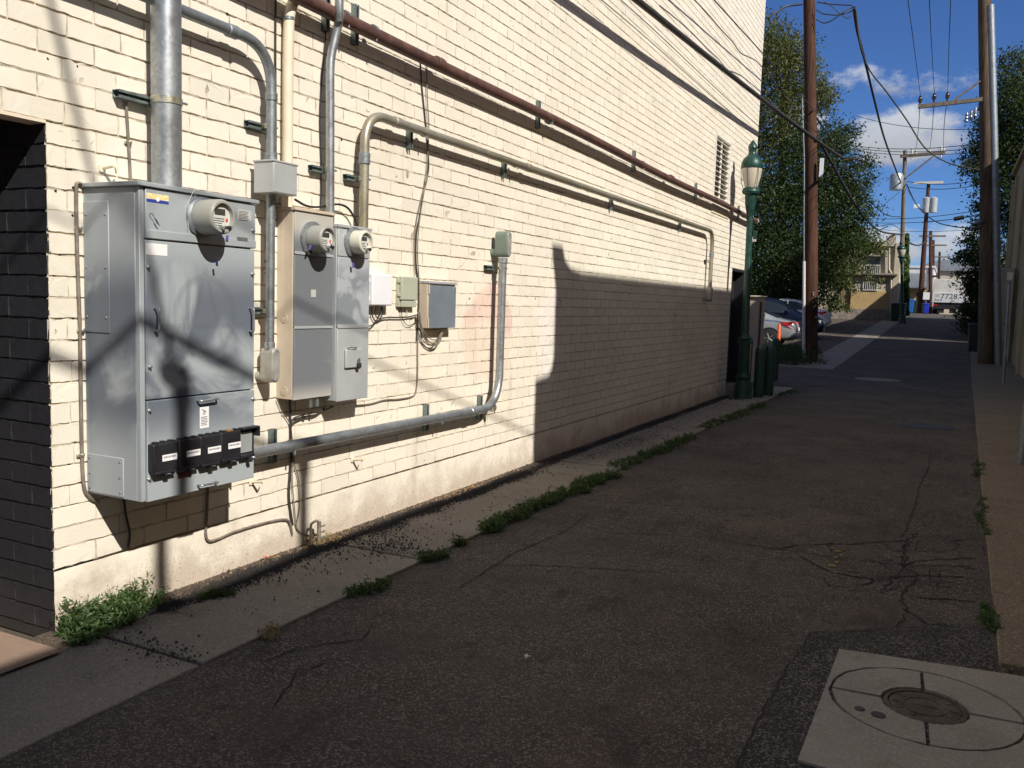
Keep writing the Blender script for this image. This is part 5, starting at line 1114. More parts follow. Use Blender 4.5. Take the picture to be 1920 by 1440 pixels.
for k, (l, r_, yy, rr) in enumerate((((1606, 217), (1846, 241), 45, .014), ((1605, 274), (1840, 268), 62, .022), ((1605, 278), (1840, 276), 62.4, .022), ((1600, 282), (1840, 284), 62.8, .018), ((1700, 340), (1846, 336), 66, .022), ((1700, 350), (1846, 344), 66, .022), ((1600, 408), (1846, 392), 58, .018), ((1600, 415), (1846, 402), 58.5, .018), ((1600, 424), (1846, 428), 60, .014))):
    A, B = Y(*l, yy), Y(*r_, yy-6)
    wire(sag(A, B, .25), rr, ('single wire crossing the sky in front of the big cloud', 'upper of three wires passing the transformer arm', 'middle of three wires passing the transformer arm', 'lowest of three wires passing the transformer arm', 'upper wire from the grey pole to the dark weathered pole', 'lower wire from the grey pole to the dark weathered pole', 'higher cross street wire below the transformers', 'cross street wire just above the black splice cases', 'lowest thin cross street wire')[k])
for k, (a, b, yy) in enumerate((((1591, 433.5), (1620, 432), 58), ((1788, 411), (1808, 407), 56))):
    A, B = Y(*a, yy), Y(*b, yy); o = MB().tube([A, A.lerp(B, .05), A.lerp(B, .95), B], [.06, .12, .12, .06], 10).build('cable_splice', M_RUBBER, None, 40); tag(o, ('black splice case hanging over the tree beside the cream house', 'black splice case hanging near the dark weathered pole')[k], 'splice case', 'splice cases')
wire(LY([(1565, 434, 58), (1592, 433, 58), (1620, 432, 58), (1650, 424, 60), (1672, 421, 62), (1688, 430, 65.8)]), .022, 'cable carrying the black splice over the tree to the transformer pole')
wire(LY([(1788-60, 418, 57), (1788, 411, 56), (1808, 407, 56), (1846, 400, 52)]), .016, 'cable carrying the black splice near the dark weathered pole')
wire(LY([(1580, 462, 52), (1620, 445, 55), (1665, 424, 60)]), .03, 'service cable rising from the small tree to the splice')
wire(LY([(1591, 434, 56), (1640, 398, 60), (1686, 360, 65.8)]), .018, 'thin wire climbing from the tree to below the transformer')

# ---------------------------------------------------------------- street lamps and bollards
def lamp(name, label, base, top, k=1.0):
    base, top = Vector(base), Vector(top); hgt = top.z-base.z; u = hgt/4.8
    t = thing(name, label, 'street lamp', base, 'green globe street lamps')
    sh = Matrix(((1, 0, (top.x-base.x)/hgt), (0, 1, 0), (0, 0, 1)))
    def part(nm, prof, mat, seg=24, par=None, caps=True):
        m_ = MB().lathe([(r*u*k, z*u) for r, z in prof], (0, 0, 0), 'z', seg, caps); m_.v = [tuple(base + sh @ Vector(v)) for v in m_.v]; return m_.build(nm, mat, par or t, 35)
    part('base', [(.19, -.03), (.19, .05), (.165, .09), (.165, .22), (.15, .30), (.125, .36), (.14, .39), (.14, .43), (.115, .46), (.105, .5)], M_GREEN)
    part('shaft', [(.105, .48), (.10, 1.05), (.125, 1.06), (.125, 1.1), (.10, 1.12), (.12, 1.15), (.09, 1.19), (.072, 1.25), (.058, 3.2), (.062, 3.35), (.055, 3.45)], M_GREEN)
    hd = part('capital', [(.055, 3.42), (.075, 3.52), (.10, 3.65), (.105, 3.82), (.15, 3.84), (.165, 3.88), (.15, 3.92), (.13, 3.95)], M_GREEN)
    part('globe', [(.10, 3.93), (.12, 3.98), (.165, 4.15), (.185, 4.28), (.185, 4.33)], M_LENS)
    part('hood', [(.19, 4.30), (.198, 4.33), (.195, 4.40), (.16, 4.48), (.12, 4.52), (.085, 4.55), (.07, 4.60), (.075, 4.66), (.088, 4.68), (.07, 4.74), (.035, 4.79), (.015, 4.82)], M_GREEN)
    for i in range(6):
        a = i*math.pi/3+.3; pts = [base + sh @ Vector((math.cos(a)*r*u, math.sin(a)*r*u, z*u)) for r, z in ((.145, 3.93), (.17, 4.02), (.195, 4.2), (.197, 4.32))]
        MB().tube(pts, .006*u, 5).build('cage_rib', M_GREEN, hd)
    for s_ in (-1, 1): MB().tube([base + sh @ Vector((s_*.05*u, 0, 3.25*u)), base + sh @ Vector((s_*.1*u, 0, 3.25*u))], .014*u, 6).build('banner_stub', M_GREEN, t)
    return t
L1 = Vector((-3.42, 16.76, 0)); l1 = lamp('street_lamp', 'green globe street lamp close to the brick wall by the bollards', L1, Y(1412, 265, 16.76), 1.0)
MB().tube([L1+Vector((.125, -.02, .4)), L1+Vector((.125, -.02, 1.12)), L1+Vector((.09, 0, 1.16))], .012, 6).build('ground_conduit', M_GREEN, l1)
MB().box(L1.x+.02, L1.x+.09, L1.y-.03, L1.y+.03, 3.0, 3.16).build('receptacle_box', M_GREEN, l1, None, .005)
b2_ = Y(1693, 596, 60); b2_.z = gz(60); lamp('street_lamp', 'green globe street lamp in front of the ivy corner', b2_, Y(1690, 452, 60), 1.3)
b3_ = Y(1738, 592, 100); b3_.z = gz(100); lamp('street_lamp', 'small distant green street lamp beside the leaning pole', b3_, Y(1738, 523, 100), 1.3)
cam_ = thing('security_camera', 'small white security camera near the brick building corner', 'camera', (WALL, 18.75, 2.9))
pc_ = W(1413, 449, .08); MB().lathe([(.05, -.06), (.055, 0), (.05, .05), (.02, .06)], pc_, 'x', 14).build('housing', M_WHITEP, cam_, 40); MB().lathe([(.03, -.005), (.03, .066)], pc_, 'x', 12).build('lens', M_BLKGLOSS, cam_); MB().tube([(WALL, pc_.y, pc_.z+.05), pc_], .02, 8).build('bracket', M_WHITEP, cam_)
for i, (px, py) in enumerate(((1421, 747), (1440, 743), (1450.5, 712))):
    g = G(px, py); t = thing('bollard', ('dark green round topped bollard nearest the street lamp', 'dark green round topped bollard beside its twin, on the alley side', 'dark green bollard standing behind the pair, nearer the parked car')[i], 'bollard', g, 'green bollards')
    MB().lathe([(.098, -.05), (.098, .90), (.092, .95), (.07, .995), (.035, 1.02), (.0, 1.028)], g, 'z', 20, False).build('post', M_BOLL, t, 35); MB().lathe([(.10, .86), (.1, .885)], g, 'z', 20).build('band', M_BOLL, t, 35)
# beige cabinet behind the corner
t = thing('utility_cabinet', 'tall beige utility cabinet behind the brick corner', 'cabinet', (-4.35, 20.6, 0))
p, q = Y(1403, 557, 20.6), Y(1426, 557, 20.6)
MB().box(p.x, q.x, 20.6, 21.2, .02, p.z).build('body', M_BEIGE, t, None, .01); MB().box(p.x-.03, q.x+.03, 20.55, 21.25, p.z, p.z+.04).build('lid', M_BEIGE, t, None, .01); MB().box(q.x, q.x+.04, 20.58, 20.64, .5, p.z-.1).build('edge_strip', M_RUST, t); MB().box(p.x-.05, q.x+.05, 20.5, 21.3, -.05, .02).build('plinth', M_SLAB, t)
g = Y(1459, 648, 33.2); g.z = gz(33.2)
t = thing('traffic_cone', 'tall slim orange traffic cone beside the silver car', 'cone', g)
MB().lathe([(.15, .02), (.09, .05), (.045, .98), (.03, 1.0)], g, 'z', 18).build('cone', M_ORANGE, t, 35); MB().box(g.x-.2, g.x+.2, g.y-.2, g.y+.2, g.z-.02, g.z+.03).build('foot', M_RUBBER, t)

# ---------------------------------------------------------------- parked cars
def car(name, label, loc, rz, paint, k=1.0, tall=1.0):
    t = thing(name, label, 'car', loc, 'parked cars', rz); t.scale = (k, k, k)
    #       x     half w  sill  belt  roof  roof half w
    ST = [(-2.26, .70, .40, .62, .64, .62), (-2.22, .80, .30, .86, .90, .68), (-2.05, .86, .24, .96, 1.00, .70), (-1.70, .89, .22, .985, 1.03, .68), (-1.30, .90, .20, .98, 1.20, .62), (-.80, .90, .20, .965, 1.40, .60),
          (-.20, .90, .20, .95, 1.455, .60), (.25, .90, .20, .94, 1.43, .60), (.65, .90, .20, .935, 1.26, .62), (1.10, .89, .20, .92, .99, .68), (1.55, .87, .22, .87, .91, .66), (1.95, .83, .24, .80, .83, .62), (2.20, .74, .28, .66, .69, .55), (2.27, .62, .36, .52, .56, .48)]
    ST = [(x, w, sl, bl+(tall-1)*.25, bl+(tall-1)*.25+(rf-bl)*(1+(tall-1)*1.1), rw) for x, w, sl, bl, rf, rw in ST]
    V = []; n = 14
    for x, w, sl, bl, rf, rw in ST:
        half = [(w*.9, sl), (w*.99, sl+.14), (w, (sl+bl)/2+.05), (w*.965, bl), (rw+(w*.965-rw)*.5, bl+(rf-bl)*.52), (rw, rf), (rw*.5, rf+.02)]
        V += [(x, -a, b) for a, b in half] + [(x, a, b) for a, b in reversed(half)]
    Fc = []
    for i in range(len(ST)-1):
        for j in range(n): Fc.append((i*n+j, i*n+(j+1) % n, (i+1)*n+(j+1) % n, (i+1)*n+j))
    Fc += [tuple(range(n)), tuple(reversed(range((len(ST)-1)*n, len(ST)*n)))]
    bo = MB().add(V, Fc).build('body', paint, t, 60); sb_ = bo.modifiers.new('sub', 'SUBSURF'); sb_.levels = 1; sb_.render_levels = 2
    def sec(x):
        for a, b in zip(ST[:-1], ST[1:]):
            if a[0] <= x <= b[0]:
                f = (x-a[0])/(b[0]-a[0]); return [p_+(q_-p_)*f for p_, q_ in zip(a, b)]
    for s in (-1, 1):
        for nm, xs in (('side_window', (-1.12, -.62, -.28)), ('side_window', (-.22, .1, .55, .78))):
            P = []
            for x in xs: c_ = sec(x); P.append((x, s*(c_[1]*.965+.012), c_[3]+.03))
            for x in reversed(xs): c_ = sec(x); f = .82 if c_[4]-c_[3] > .2 else .5; P.append((x, s*(c_[1]*.965+(c_[5]-c_[1]*.965)*f+.014), c_[3]+(c_[4]-c_[3])*f))
            m_ = MB(); m_.add(P + [(a, b-s*.02, c_) for a, b, c_ in P], [tuple(range(len(P))), tuple(reversed(range(len(P), 2*len(P))))] + [(i, (i+1) % len(P), len(P)+(i+1) % len(P), len(P)+i) for i in range(len(P))]); m_.build(nm, M_CARGLASS, t)
        for x in (-1.33, 1.36):
            ar = MB().lathe([(.40, -.16), (.40, .012), (.30, .014)], (x, s*.885, .33), 'y', 28).build('wheel_arch', M_BLACKP, t, 35)
            wh = MB().lathe([(.20, -.11), (.30, -.105), (.325, -.06), (.325, .06), (.30, .10), (.21, .105)], (x, s*.83, .325), 'y', 28).build('wheel', M_TYRE, t, 35)
            MB().lathe([(.215, s*.098), (.20, s*.10), (.18, s*.085), (.05, s*.075), (.04, s*.1)], (x, s*.83, .325), 'y', 24).build('rim', M_RIM, wh, 35)
            for q_ in range(5):
                a = q_*2*math.pi/5; MB().tube([(x, s*.932, .325), (x+math.cos(a)*.2, s*.928, .325+math.sin(a)*.2)], .02, 6).build('spoke', M_RIM, wh)
        P = [(-2.20, s*.60, .93), (-2.10, s*.86, .96), (-1.72, s*.905, .93), (-1.90, s*.90, .80), (-2.16, s*.84, .70), (-2.25, s*.62, .74)]
        P = [(x, y_, z_+(tall-1)*.2) for x, y_, z_ in P]
        MB().add(P + [(x+.06, y_*.93, z_) for x, y_, z_ in P], [tuple(range(6)), tuple(reversed(range(6, 12)))] + [(i, (i+1) % 6, 6+(i+1) % 6, 6+i) for i in range(6)]).build('tail_lamp', M_TAIL, t)
        MB().add([(2.24, s*.42, .62), (2.12, s*.76, .66), (2.12, s*.76, .78), (2.2, s*.45, .72), (2.1, s*.42, .62), (2.0, s*.74, .66), (2.0, s*.74, .76), (2.06, s*.45, .70)], [(0, 1, 2, 3), (7, 6, 5, 4), (0, 4, 5, 1), (2, 6, 7, 3), (1, 5, 6, 2), (0, 3, 7, 4)]).build('headlight', M_GLASSY, t)
        MB().box(.72, .90, min(s*.9, s*1.06), max(s*.9, s*1.06), .97+(tall-1)*.25, 1.09+(tall-1)*.25).build('mirror', paint, t, None, .03)
        for x in (-.55, .35): MB().box(x-.1, x+.08, min(s*.89, s*.925), max(s*.89, s*.925), .80+(tall-1)*.2, .84+(tall-1)*.2).build('door_handle', paint, t, None, .01)
    for nm, xa, xb in (('rear_window', -1.60, -.92), ('windscreen', 1.02, .42)):
        A, B = sec(xa), sec(xb); P = [(xa, -A[5]*.98, A[4]+.032), (xa, A[5]*.98, A[4]+.032), (xb, B[5]*.90, B[4]+.022), (xb, -B[5]*.90, B[4]+.022)]
        MB().hexa([(x, y_, z_-.03) for x, y_, z_ in P]+P).build(nm, M_CARGLASS, t)
    MB().box(-2.29, -2.2, -.72, .72, .38, .58).build('rear_bumper', paint, t, None, .04, 3); MB().box(-2.296, -2.26, -.26, .26, .62, .74).build('licence_plate', M_LABEL, t, None, .005)
    return t
def carpos(px, py, y): p = Y(px, py, y); return Vector((p.x, p.y, gz(y)-.012))
cw = carpos(1438, 650, 34.6)           # rear wheel of the silver car
car('parked_car', 'silver sedan parked nose in, its tail towards the alley', (cw.x-1.33*1.04, 35.5, gz(35.3)-.01), math.pi+R(3), M_SILVER, 1.04)
c2 = carpos(1462, 600, 41.0)
car('parked_car', 'dark blue car behind the silver sedan, bonnet towards the alley', (c2.x-.5, 41.2, gz(41.2)-.01), R(2), M_DBLUE, 1.08, 1.25)
c3_ = Y(1556, 590, 48.0)
car('parked_car', 'white car behind the reddish pole with its red tail lamp showing', (c3_.x-2.26*1.02, 48.0, gz(48)-.01), math.pi+R(2), M_WCAR, 1.02, 1.15)

# ---------------------------------------------------------------- trees and shrubs
def tree(name, label, base, trunk, blobs, n, size, mat, group=None, cat='tree', r0=.28, hollow=.35, aspect=.45, drop=0.0, bark=None):
    t = thing(name, label, cat, base, group); trunk = [Vector(p) for p in trunk]
    P = smoothline(trunk, 6); m_ = MB().tube(P, [r0*(1-.6*i/(len(P)-1)) for i in range(len(P))], 12)
    tops = P[len(P)//2:]
    for c, r in blobs:
        s = min(tops, key=lambda q: (q-c).length); mid = s.lerp(c, .55)+Vector((random.uniform(-.3, .3), random.uniform(-.3, .3), -.15))*min(1, r)
        m_.tube(smoothline([s, mid, c+Vector((0, 0, r*.3))], 5), [max(.012, r0*.34*(1-.8*k/10)) for k in range(11)], 6)
        for _ in range(5):
            e = c + Vector((random.gauss(0, 1), random.gauss(0, 1), random.gauss(0, 1))).normalized()*r*.85; m_.tube([mid, mid.lerp(e, .5)+Vector((0, 0, .08*r)), e], [r0*.12, r0*.08, .006], 5)
    m_.build('trunk', bark or M_BARK, t, 60)
    tot = sum(r**2.2 for c, r in blobs); C = []
    for c, r in blobs:
        k = int(n*r**2.2/tot); nc = max(6, int(k/38))
        d = rng.normal(size=(nc, 3)); d /= np.linalg.norm(d, axis=1)[:, None]; rad = r*(hollow+(1.12-hollow)*rng.random(nc)**.55)
        cc = np.array(c) + d*rad[:, None]*np.array([1, 1, .85])
        idx = rng.integers(0, nc, k); s = rng.normal(size=(k, 3))*np.array([1, 1, .7])*(.17*r+.10)
        q = cc[idx]+s; q[:, 2] -= drop*rng.random(k)*r; C.append(q)
    v, f = leaves(np.concatenate(C), size, aspect); npmesh('crown', v, f, mat, t); return t
B = lambda lst: [(Y(a, b, c), r) for a, b, c, r in lst]
TD = 51.0
def BT(lst): return [(Y(px, py, yy-38+TD), r*TD/38) for px, py, yy, r in lst]
tb_ = Y(1462, 585, TD+3); tb_.z = gz(TD+3)-.1
tree('leafy_tree', 'tall olive green tree rising behind the brick building corner', tb_, [tb_, Y(1464, 480, TD+3), Y(1466, 350, TD+3), Y(1470, 230, TD+3), Y(1475, 110, TD+3)],
     BT([(1470, 85, 39.5, 1.15), (1498, 105, 40, .85), (1455, 150, 39.5, 1.4), (1500, 175, 40, 1.2), (1545, 165, 40.5, .7), (1550, 195, 40.5, .55), (1450, 240, 39.5, 1.4), (1490, 255, 40, .9), (1420, 60, 40.5, 1.1), (1390, 130, 40, 1.7), (1370, 260, 40, 1.9), (1440, 330, 39, 1.4), (1375, 400, 40, 1.8)]),
     44000, .088, M_LEAF1, 'trees', r0=.36, drop=.2)
tb_ = Y(1518, 598, TD); tb_.z = gz(TD)-.1
tree('leafy_tree', 'broad dark green tree behind the reddish utility pole', tb_, [tb_, Y(1516, 540, TD), Y(1512, 460, TD), Y(1520, 360, TD), Y(1530, 270, TD)],
     BT([(1530, 262, 38, 1.1), (1572, 250, 38.5, .75), (1500, 320, 38, 1.5), (1556, 315, 38, 1.4), (1600, 330, 38.5, .8), (1450, 390, 37, 1.5), (1520, 400, 37.5, 1.7), (1580, 395, 38.5, 1.25), (1610, 385, 38.5, .6), (1620, 300, 39, .4), (1448, 460, 36.8, 1.4), (1500, 480, 37.5, 1.5), (1560, 455, 38, 1.2), (1595, 440, 38.5, .7), (1470, 530, 37.5, .9), (1530, 520, 38, 1.0), (1425, 520, 37, 1.0), (1545, 560, 38.5, .5), (1438, 555, 38, .7), (1490, 555, 39, .7)]),
     62000, .085, M_LEAF4, 'trees', r0=.38, drop=.3)
tb_ = Y(1552, 592, 55); tb_.z = gz(55)-.1
tree('small_tree', 'small yellowish green tree leaning in front of the cream house', tb_, [tb_, Y(1560, 565, 55), Y(1575, 545, 55), Y(1595, 520, 55), Y(1615, 495, 55)],
     B([(1585, 470, 55, 1.1), (1612, 462, 55, .9), (1635, 455, 55.3, .7), (1652, 470, 55.3, .45), (1570, 500, 54.5, 1.1), (1600, 498, 55, .7), (1565, 530, 54.5, .8), (1590, 535, 55, .55), (1628, 520, 54.7, .32), (1645, 532, 54.5, .25), (1655, 528, 54.5, .2), (1572, 578, 54.5, .45), (1605, 430, 55.5, .35)]),
     5200, .085, M_LEAF3, 'trees', r0=.12, hollow=.2)
tb_ = Y(1905, 600, 44); tb_.z = gz(44)-.1; tb_.x = 2.4
tree('shade_tree', 'dark leafy tree behind the weathered pole and tan building', tb_, [tb_, Vector((2.5, 44, 3)), Vector((2.6, 44, 6)), Vector((2.7, 44, 9)), Vector((3, 44, 11.5))],
     B([(1905, 120, 44, .9), (1890, 165, 44, .7), (1912, 200, 44, 1.2), (1880, 215, 44, .8), (1902, 280, 44, 1.3), (1870, 280, 44, .9), (1842, 262, 43.5, .55), (1822, 290, 43.5, .45), (1850, 310, 43.5, .7), (1890, 350, 44, 1.2), (1880, 430, 44, 1.3), (1845, 380, 43.5, .4), (1850, 230, 43.5, .4), (1812, 310, 43, .28), (1950, 200, 44, 1.7), (1960, 330, 44, 1.8)]),
     34000, .075, M_LEAF2, 'trees', r0=.25, drop=.5)
tb_ = Y(1830, 625, 48); tb_.z = gz(48)-.1
tree('tall_shrub', 'dark overgrown shrub leaning over the pebbled pavement near the truck', tb_, [tb_, Y(1832, 590, 48), Y(1834, 550, 48), Y(1828, 500, 48)],
     B([(1834, 470, 48, .7), (1815, 482, 48, .45), (1797, 487, 47.8, .25), (1812, 452, 48, .3), (1838, 520, 48, .9), (1832, 530, 47.8, .6), (1824, 552, 47.6, .45), (1842, 580, 48, .9), (1828, 580, 47.8, .7), (1820, 605, 47.6, .5), (1843, 610, 48, .7), (1832, 425, 48.2, .35), (1800, 512, 47.8, .22)]),
     9000, .085, M_LEAF2, 'shrubs', 'shrub', r0=.1, hollow=.1)
t = thing('ivy', 'green ivy climbing the corner of the cream house', 'plant', (-2.6, 66.6, gz(66)))
C = []
for py_ in range(440, 592, 2):
    for _ in range(70): C.append(tuple(Y(random.uniform(1690, 1705-2*abs(math.sin(py_*.09))), py_+random.uniform(-2, 2), 66.6+random.gauss(0, .22))))
v, f = leaves(np.array(C), .10, .7); npmesh('foliage', v, f, M_IVY, t); MB().tube(smoothline([Y(1694, 592, 66.7), Y(1695, 540, 66.7), Y(1693, 480, 66.7), Y(1696, 445, 66.7)], 4), .04, 6).build('stem', M_BARK, t)
def tuft(name, label, spots, n, hgt, size, mat, group, cat='weed', aspect=.22, upright=.8):
    """a clump of small leafy stems: spots are (x, y, z, radius)"""
    s0 = spots[0]; t = thing(name, label, cat, (s0[0], s0[1], s0[2]), group); st = MB(); C = []
    tot = sum(s[3]**2 for s in spots)
    for x, y, z, r in spots:
        k = max(3, int(n*r*r/tot/14))
        for _ in range(k):
            a = random.uniform(0, 6.28); d = r*math.sqrt(random.random()); bx, by = x+math.cos(a)*d, y+math.sin(a)*d
            lean = Vector((random.gauss(0, .35), random.gauss(0, .35), 1)).normalized(); L = hgt*random.uniform(.5, 1.15)*(1.1-.6*(d/max(r, 1e-3))**2)
            e = Vector((bx, by, z))+lean*L; st.tube([(bx, by, z-.01), e], [.0016, .0007], 3, False)
            for q in range(14):
                f_ = random.uniform(.12, 1.05); p_ = Vector((bx, by, z)).lerp(e, f_)+Vector((random.gauss(0, .012), random.gauss(0, .012), random.gauss(0, .006))); C.append(tuple(p_))
    st.build('stems', mat, t)['kind'] = 'stuff'; v, f = leaves(np.array(C), size, aspect); npmesh('foliage', v, f, mat, t); return t
g = Vector((-4.7, 29.0, gz(29)))
tuft('grass_patch', 'dark grassy strip between the kerb and the parked cars', [(-5.2+i*.33, 28.2+random.uniform(-.5, 1.6), gz(28.5)-.01, .5) for i in range(5)] + [(-6+i*.5, 30+random.uniform(-.5, 1), gz(30)-.01, .6) for i in range(4)] + [(-5.6+i*.4, 31.8+random.uniform(-.5, .8), gz(31.5), .5) for i in range(4)], 9000, .55, .06, M_GRASS, None, 'grass', .12)

hb = []
for i in range(16):
    for zz_ in (1.0, 2.4, 3.6): hb.append((Vector((-8.6-i*1.15+random.uniform(-.3, .3), 57.5+random.uniform(-.5, .5), gz(57)+zz_+random.uniform(-.3, .3))), random.uniform(.9, 1.25)))
tree('hedge', 'tall dark hedge closing the back of the parking lot', (-16, 57.5, gz(57)), [Vector((-14, 57.5, gz(57)-.1)), Vector((-14, 57.5, gz(57)+1)), Vector((-14.1, 57.5, gz(57)+2.6))], hb, 15000, .15, M_LEAF2, 'shrubs', 'hedge', r0=.12, hollow=.1, aspect=.6)
# ---------------------------------------------------------------- houses and things at the far end
FY = 64.0
def FP(px, py, dy=0.0): return Y(px, py, FY+dy)
t = thing('cream_house', 'cream two storey house with barred windows beyond the small tree', 'house', (FP(1630, 597).x, FY, gz(FY)))
x0, x1 = FP(1480, 590).x, FP(1670, 590).x; zb_ = gz(FY)-.3; zt_ = FP(1640, 459).z; zl_ = FP(1640, 514).z; zo_ = FP(1640, 546).z; zs_ = FP(1640, 580).z
gx0, gx1 = FP(1568, 590).x, FP(1593, 590).x
MB().box(gx1, x1, FY, FY+6, zo_, zl_).build('lower_wall', M_CRST, t); MB().box(gx1, x1+.02, FY-.03, FY+6, zs_, zo_).build('ochre_band', M_OCHRE, t); MB().box(gx1, x1+.04, FY-.06, FY+6, zb_, zs_).build('plinth', M_STONE, t)
MB().box(x0, x1, FY+.1, FY+6, zl_, zt_).build('upper_wall', M_CRST, t); MB().box(gx1-.2, x1+.25, FY-.35, FY+.1, zl_-.08, zl_+.06).build('ledge', M_STONE, t, None, .02); MB().box(x0, gx1, FY+.3, FY+6, zb_, zl_).build('rear_wall', M_CRST, t)
scr = [(FP(1638, 459).x, zt_), (FP(1652, 457).x, FP(1652, 457).z), (FP(1661, 451).x, FP(1661, 451).z), (FP(1664, 444).x, FP(1664, 444).z), (FP(1668, 440).x, FP(1668, 440).z), (FP(1680, 440).x, FP(1680, 440).z), (FP(1680, 470).x, zt_-.1), (FP(1638, 470).x, zt_-.1)]
MB().prism(scr, FY-.05, FY+.25, 'y').build('scroll_parapet', M_CRST, t); MB().box(x0, x1+.05, FY-.04, FY+6.1, zt_, zt_+.12).build('coping', M_STONE, t)
MB().box(x1, FP(1681, 590).x, FY-.1, FY+6, zb_, zt_+.1).build('corner_pier', M_CRST, t)
p, q = FP(1621, 497), FP(1649, 512)
wn_ = MB().box(p.x, q.x, FY+.02, FY+.12, q.z, p.z+.6).build('window', M_WINGLASS, t)
for i in range(9): xx = p.x+(q.x-p.x)*i/8; MB().box(xx-.018, xx+.018, FY-.02, FY+.02, q.z, p.z).build('bar', M_IRON, wn_)
MB().box(p.x, q.x, FY-.025, FY+.02, p.z-.03, p.z+.03).build('rail', M_IRON, wn_)
p, q = FP(1621, 524), FP(1643, 543)
wn_ = MB().box(p.x, q.x, FY-.05, FY+.05, q.z, p.z).build('window', M_WINGLASS, t)
fr = MB(); fr.box(p.x-.07, p.x, FY-.09, FY+.01, q.z-.07, p.z+.07).box(q.x, q.x+.07, FY-.09, FY+.01, q.z-.07, p.z+.07).box(p.x, q.x, FY-.09, FY+.01, p.z, p.z+.07).box(p.x, q.x, FY-.09, FY+.01, q.z-.07, q.z); fr.build('frame', M_IRON, wn_)
for i in range(1, 7): xx = p.x+(q.x-p.x)*i/7; MB().box(xx-.018, xx+.018, FY-.1, FY-.06, q.z, p.z).build('bar', M_IRON, wn_)
MB().tube([FP(1667, 465, -.1), FP(1667, 505, -.1), FP(1671, 512, -.1), FP(1670, 590, -.1)], .07, 8).build('downpipe', M_CRST, t, 40)
MB().box(x0, x1-.3, FY+.2, FY+6, zt_+.1, zt_+.22).build('flat_roof', M_STONE, t)
t = thing('wooden_gate', 'weathered plank gate between the cream house and the small tree', 'gate', (gx0, FY+.2, gz(FY)))
zg0, zg1 = FP(1580, 580).z, FP(1580, 541).z; nb = 9
for i in range(nb):
    a = gx0+(gx1-gx0)*i/nb; MB().box(a+.008, a+(gx1-gx0)/nb-.008, FY+.18+random.uniform(0, .02), FY+.23, zg0, zg1+random.uniform(-.04, .04)).build('plank', M_GATE, t)
for zz_ in (zg0+.25, zg1-.3): MB().box(gx0, gx1, FY+.235, FY+.28, zz_-.06, zz_+.06).build('rail', M_GATE, t)
MB().box(gx0-.6, gx1, FY-.1, FY+.25, gz(FY)-.1, zg0-.02).build('threshold', M_STONE, t)
# low white building past the crest and bins
t = thing('white_building', 'low white building with a metal awning past the ivy corner', 'building', (-3.0, 92, gz(92)))
p, q = Y(1690, 545, 92), Y(1752, 500, 92); MB().box(p.x-3, q.x, 92, 104, gz(92)-.3, Y(1720, 502, 92).z).build('main_block', M_WHITEB, t); MB().box(p.x-3, q.x+.1, 91.9, 104, Y(1720, 502, 92).z, Y(1720, 498, 92).z).build('parapet', M_WHITEB, t)
a, b = Y(1700, 535, 91), Y(1737, 541, 91); MB().hexa([(a.x, 90.2, b.z), (b.x, 90.2, b.z), (b.x, 92, b.z), (a.x, 92, b.z), (a.x, 90.2, b.z+.12), (b.x, 90.2, b.z+.12), (b.x, 92, a.z+1.2), (a.x, 92, a.z+1.2)]).build('awning', M_GALV, t)
MB().box(a.x, b.x, 91.95, 92.0, gz(92), b.z).build('shopfront', M_OCHRE, t); MB().box(b.x+.1, b.x+.9, 91.94, 91.99, Y(1740, 548, 92).z+1.6, Y(1740, 520, 92).z).build('window', M_WINGLASS, t); MB().box(a.x+.9, a.x+1.9, 91.93, 91.98, gz(92), gz(92)+2.0).build('doorway', M_DARKM, t)
t = thing('far_house', 'pale distant house behind the truck and poles', 'house', (2, 140, gz(140)))
MB().box(-6, 16, 140, 150, gz(140)-.3, Y(1790, 508, 140).z).build('wall', M_CRST, t); MB().prism([(-6.4, Y(1790, 508, 140).z), (16.4, Y(1790, 508, 140).z), (12, Y(1790, 488, 140).z), (-2, Y(1790, 488, 140).z)], 139.6, 150.4, 'y').build('roof', M_TRANS, t)
def bin_(label, px0, px1, py0, py1, y, mat, name='wheeled_bin'):
    p, q = Y(px0, py0, y), Y(px1, py1, y); z0 = gz(y)-.01; t = thing(name, label, 'bin', ((p.x+q.x)/2, y, z0), 'bins at the alley end'); h_ = max(.9, p.z-z0); w = q.x-p.x; c_ = (p.x+q.x)/2
    MB().hexa([(c_-w*.42, y, z0+.05), (c_+w*.42, y, z0+.05), (c_+w*.42, y+w*.8, z0+.05), (c_-w*.42, y+w*.8, z0+.05), (c_-w*.5, y-.04, z0+h_*.92), (c_+w*.5, y-.04, z0+h_*.92), (c_+w*.5, y+w*.9, z0+h_*.92), (c_-w*.5, y+w*.9, z0+h_*.92)]).build('body', mat, t, None, .02)
    MB().hexa([(c_-w*.52, y-.07, z0+h_*.92), (c_+w*.52, y-.07, z0+h_*.92), (c_+w*.52, y+w*.95, z0+h_*.92), (c_-w*.52, y+w*.95, z0+h_*.92), (c_-w*.5, y-.04, z0+h_*.96), (c_+w*.5, y-.04, z0+h_*.96), (c_+w*.5, y+w*.9, z0+h_), (c_-w*.5, y+w*.9, z0+h_)]).build('lid', mat, t, None, .015)
    for s_ in (-1, 1): MB().lathe([(.1, -.03), (.1, .03)], (c_+s_*w*.4, y+w*.8, z0+.1), 'x', 12).build('wheel', M_TYRE, t, 35)
bin_('large dark green dumpster at the foot of the ivy corner', 1671, 1697, 567, 597, 62.6, M_DGREEN, 'dumpster')
bin_('bright blue bin standing behind the dark green dumpster', 1697, 1712, 560, 588, 80.0, M_BLUEBIN); bin_('dark green bin beside the bright blue bin', 1711.5, 1718, 563, 588, 80.6, M_DGREEN)
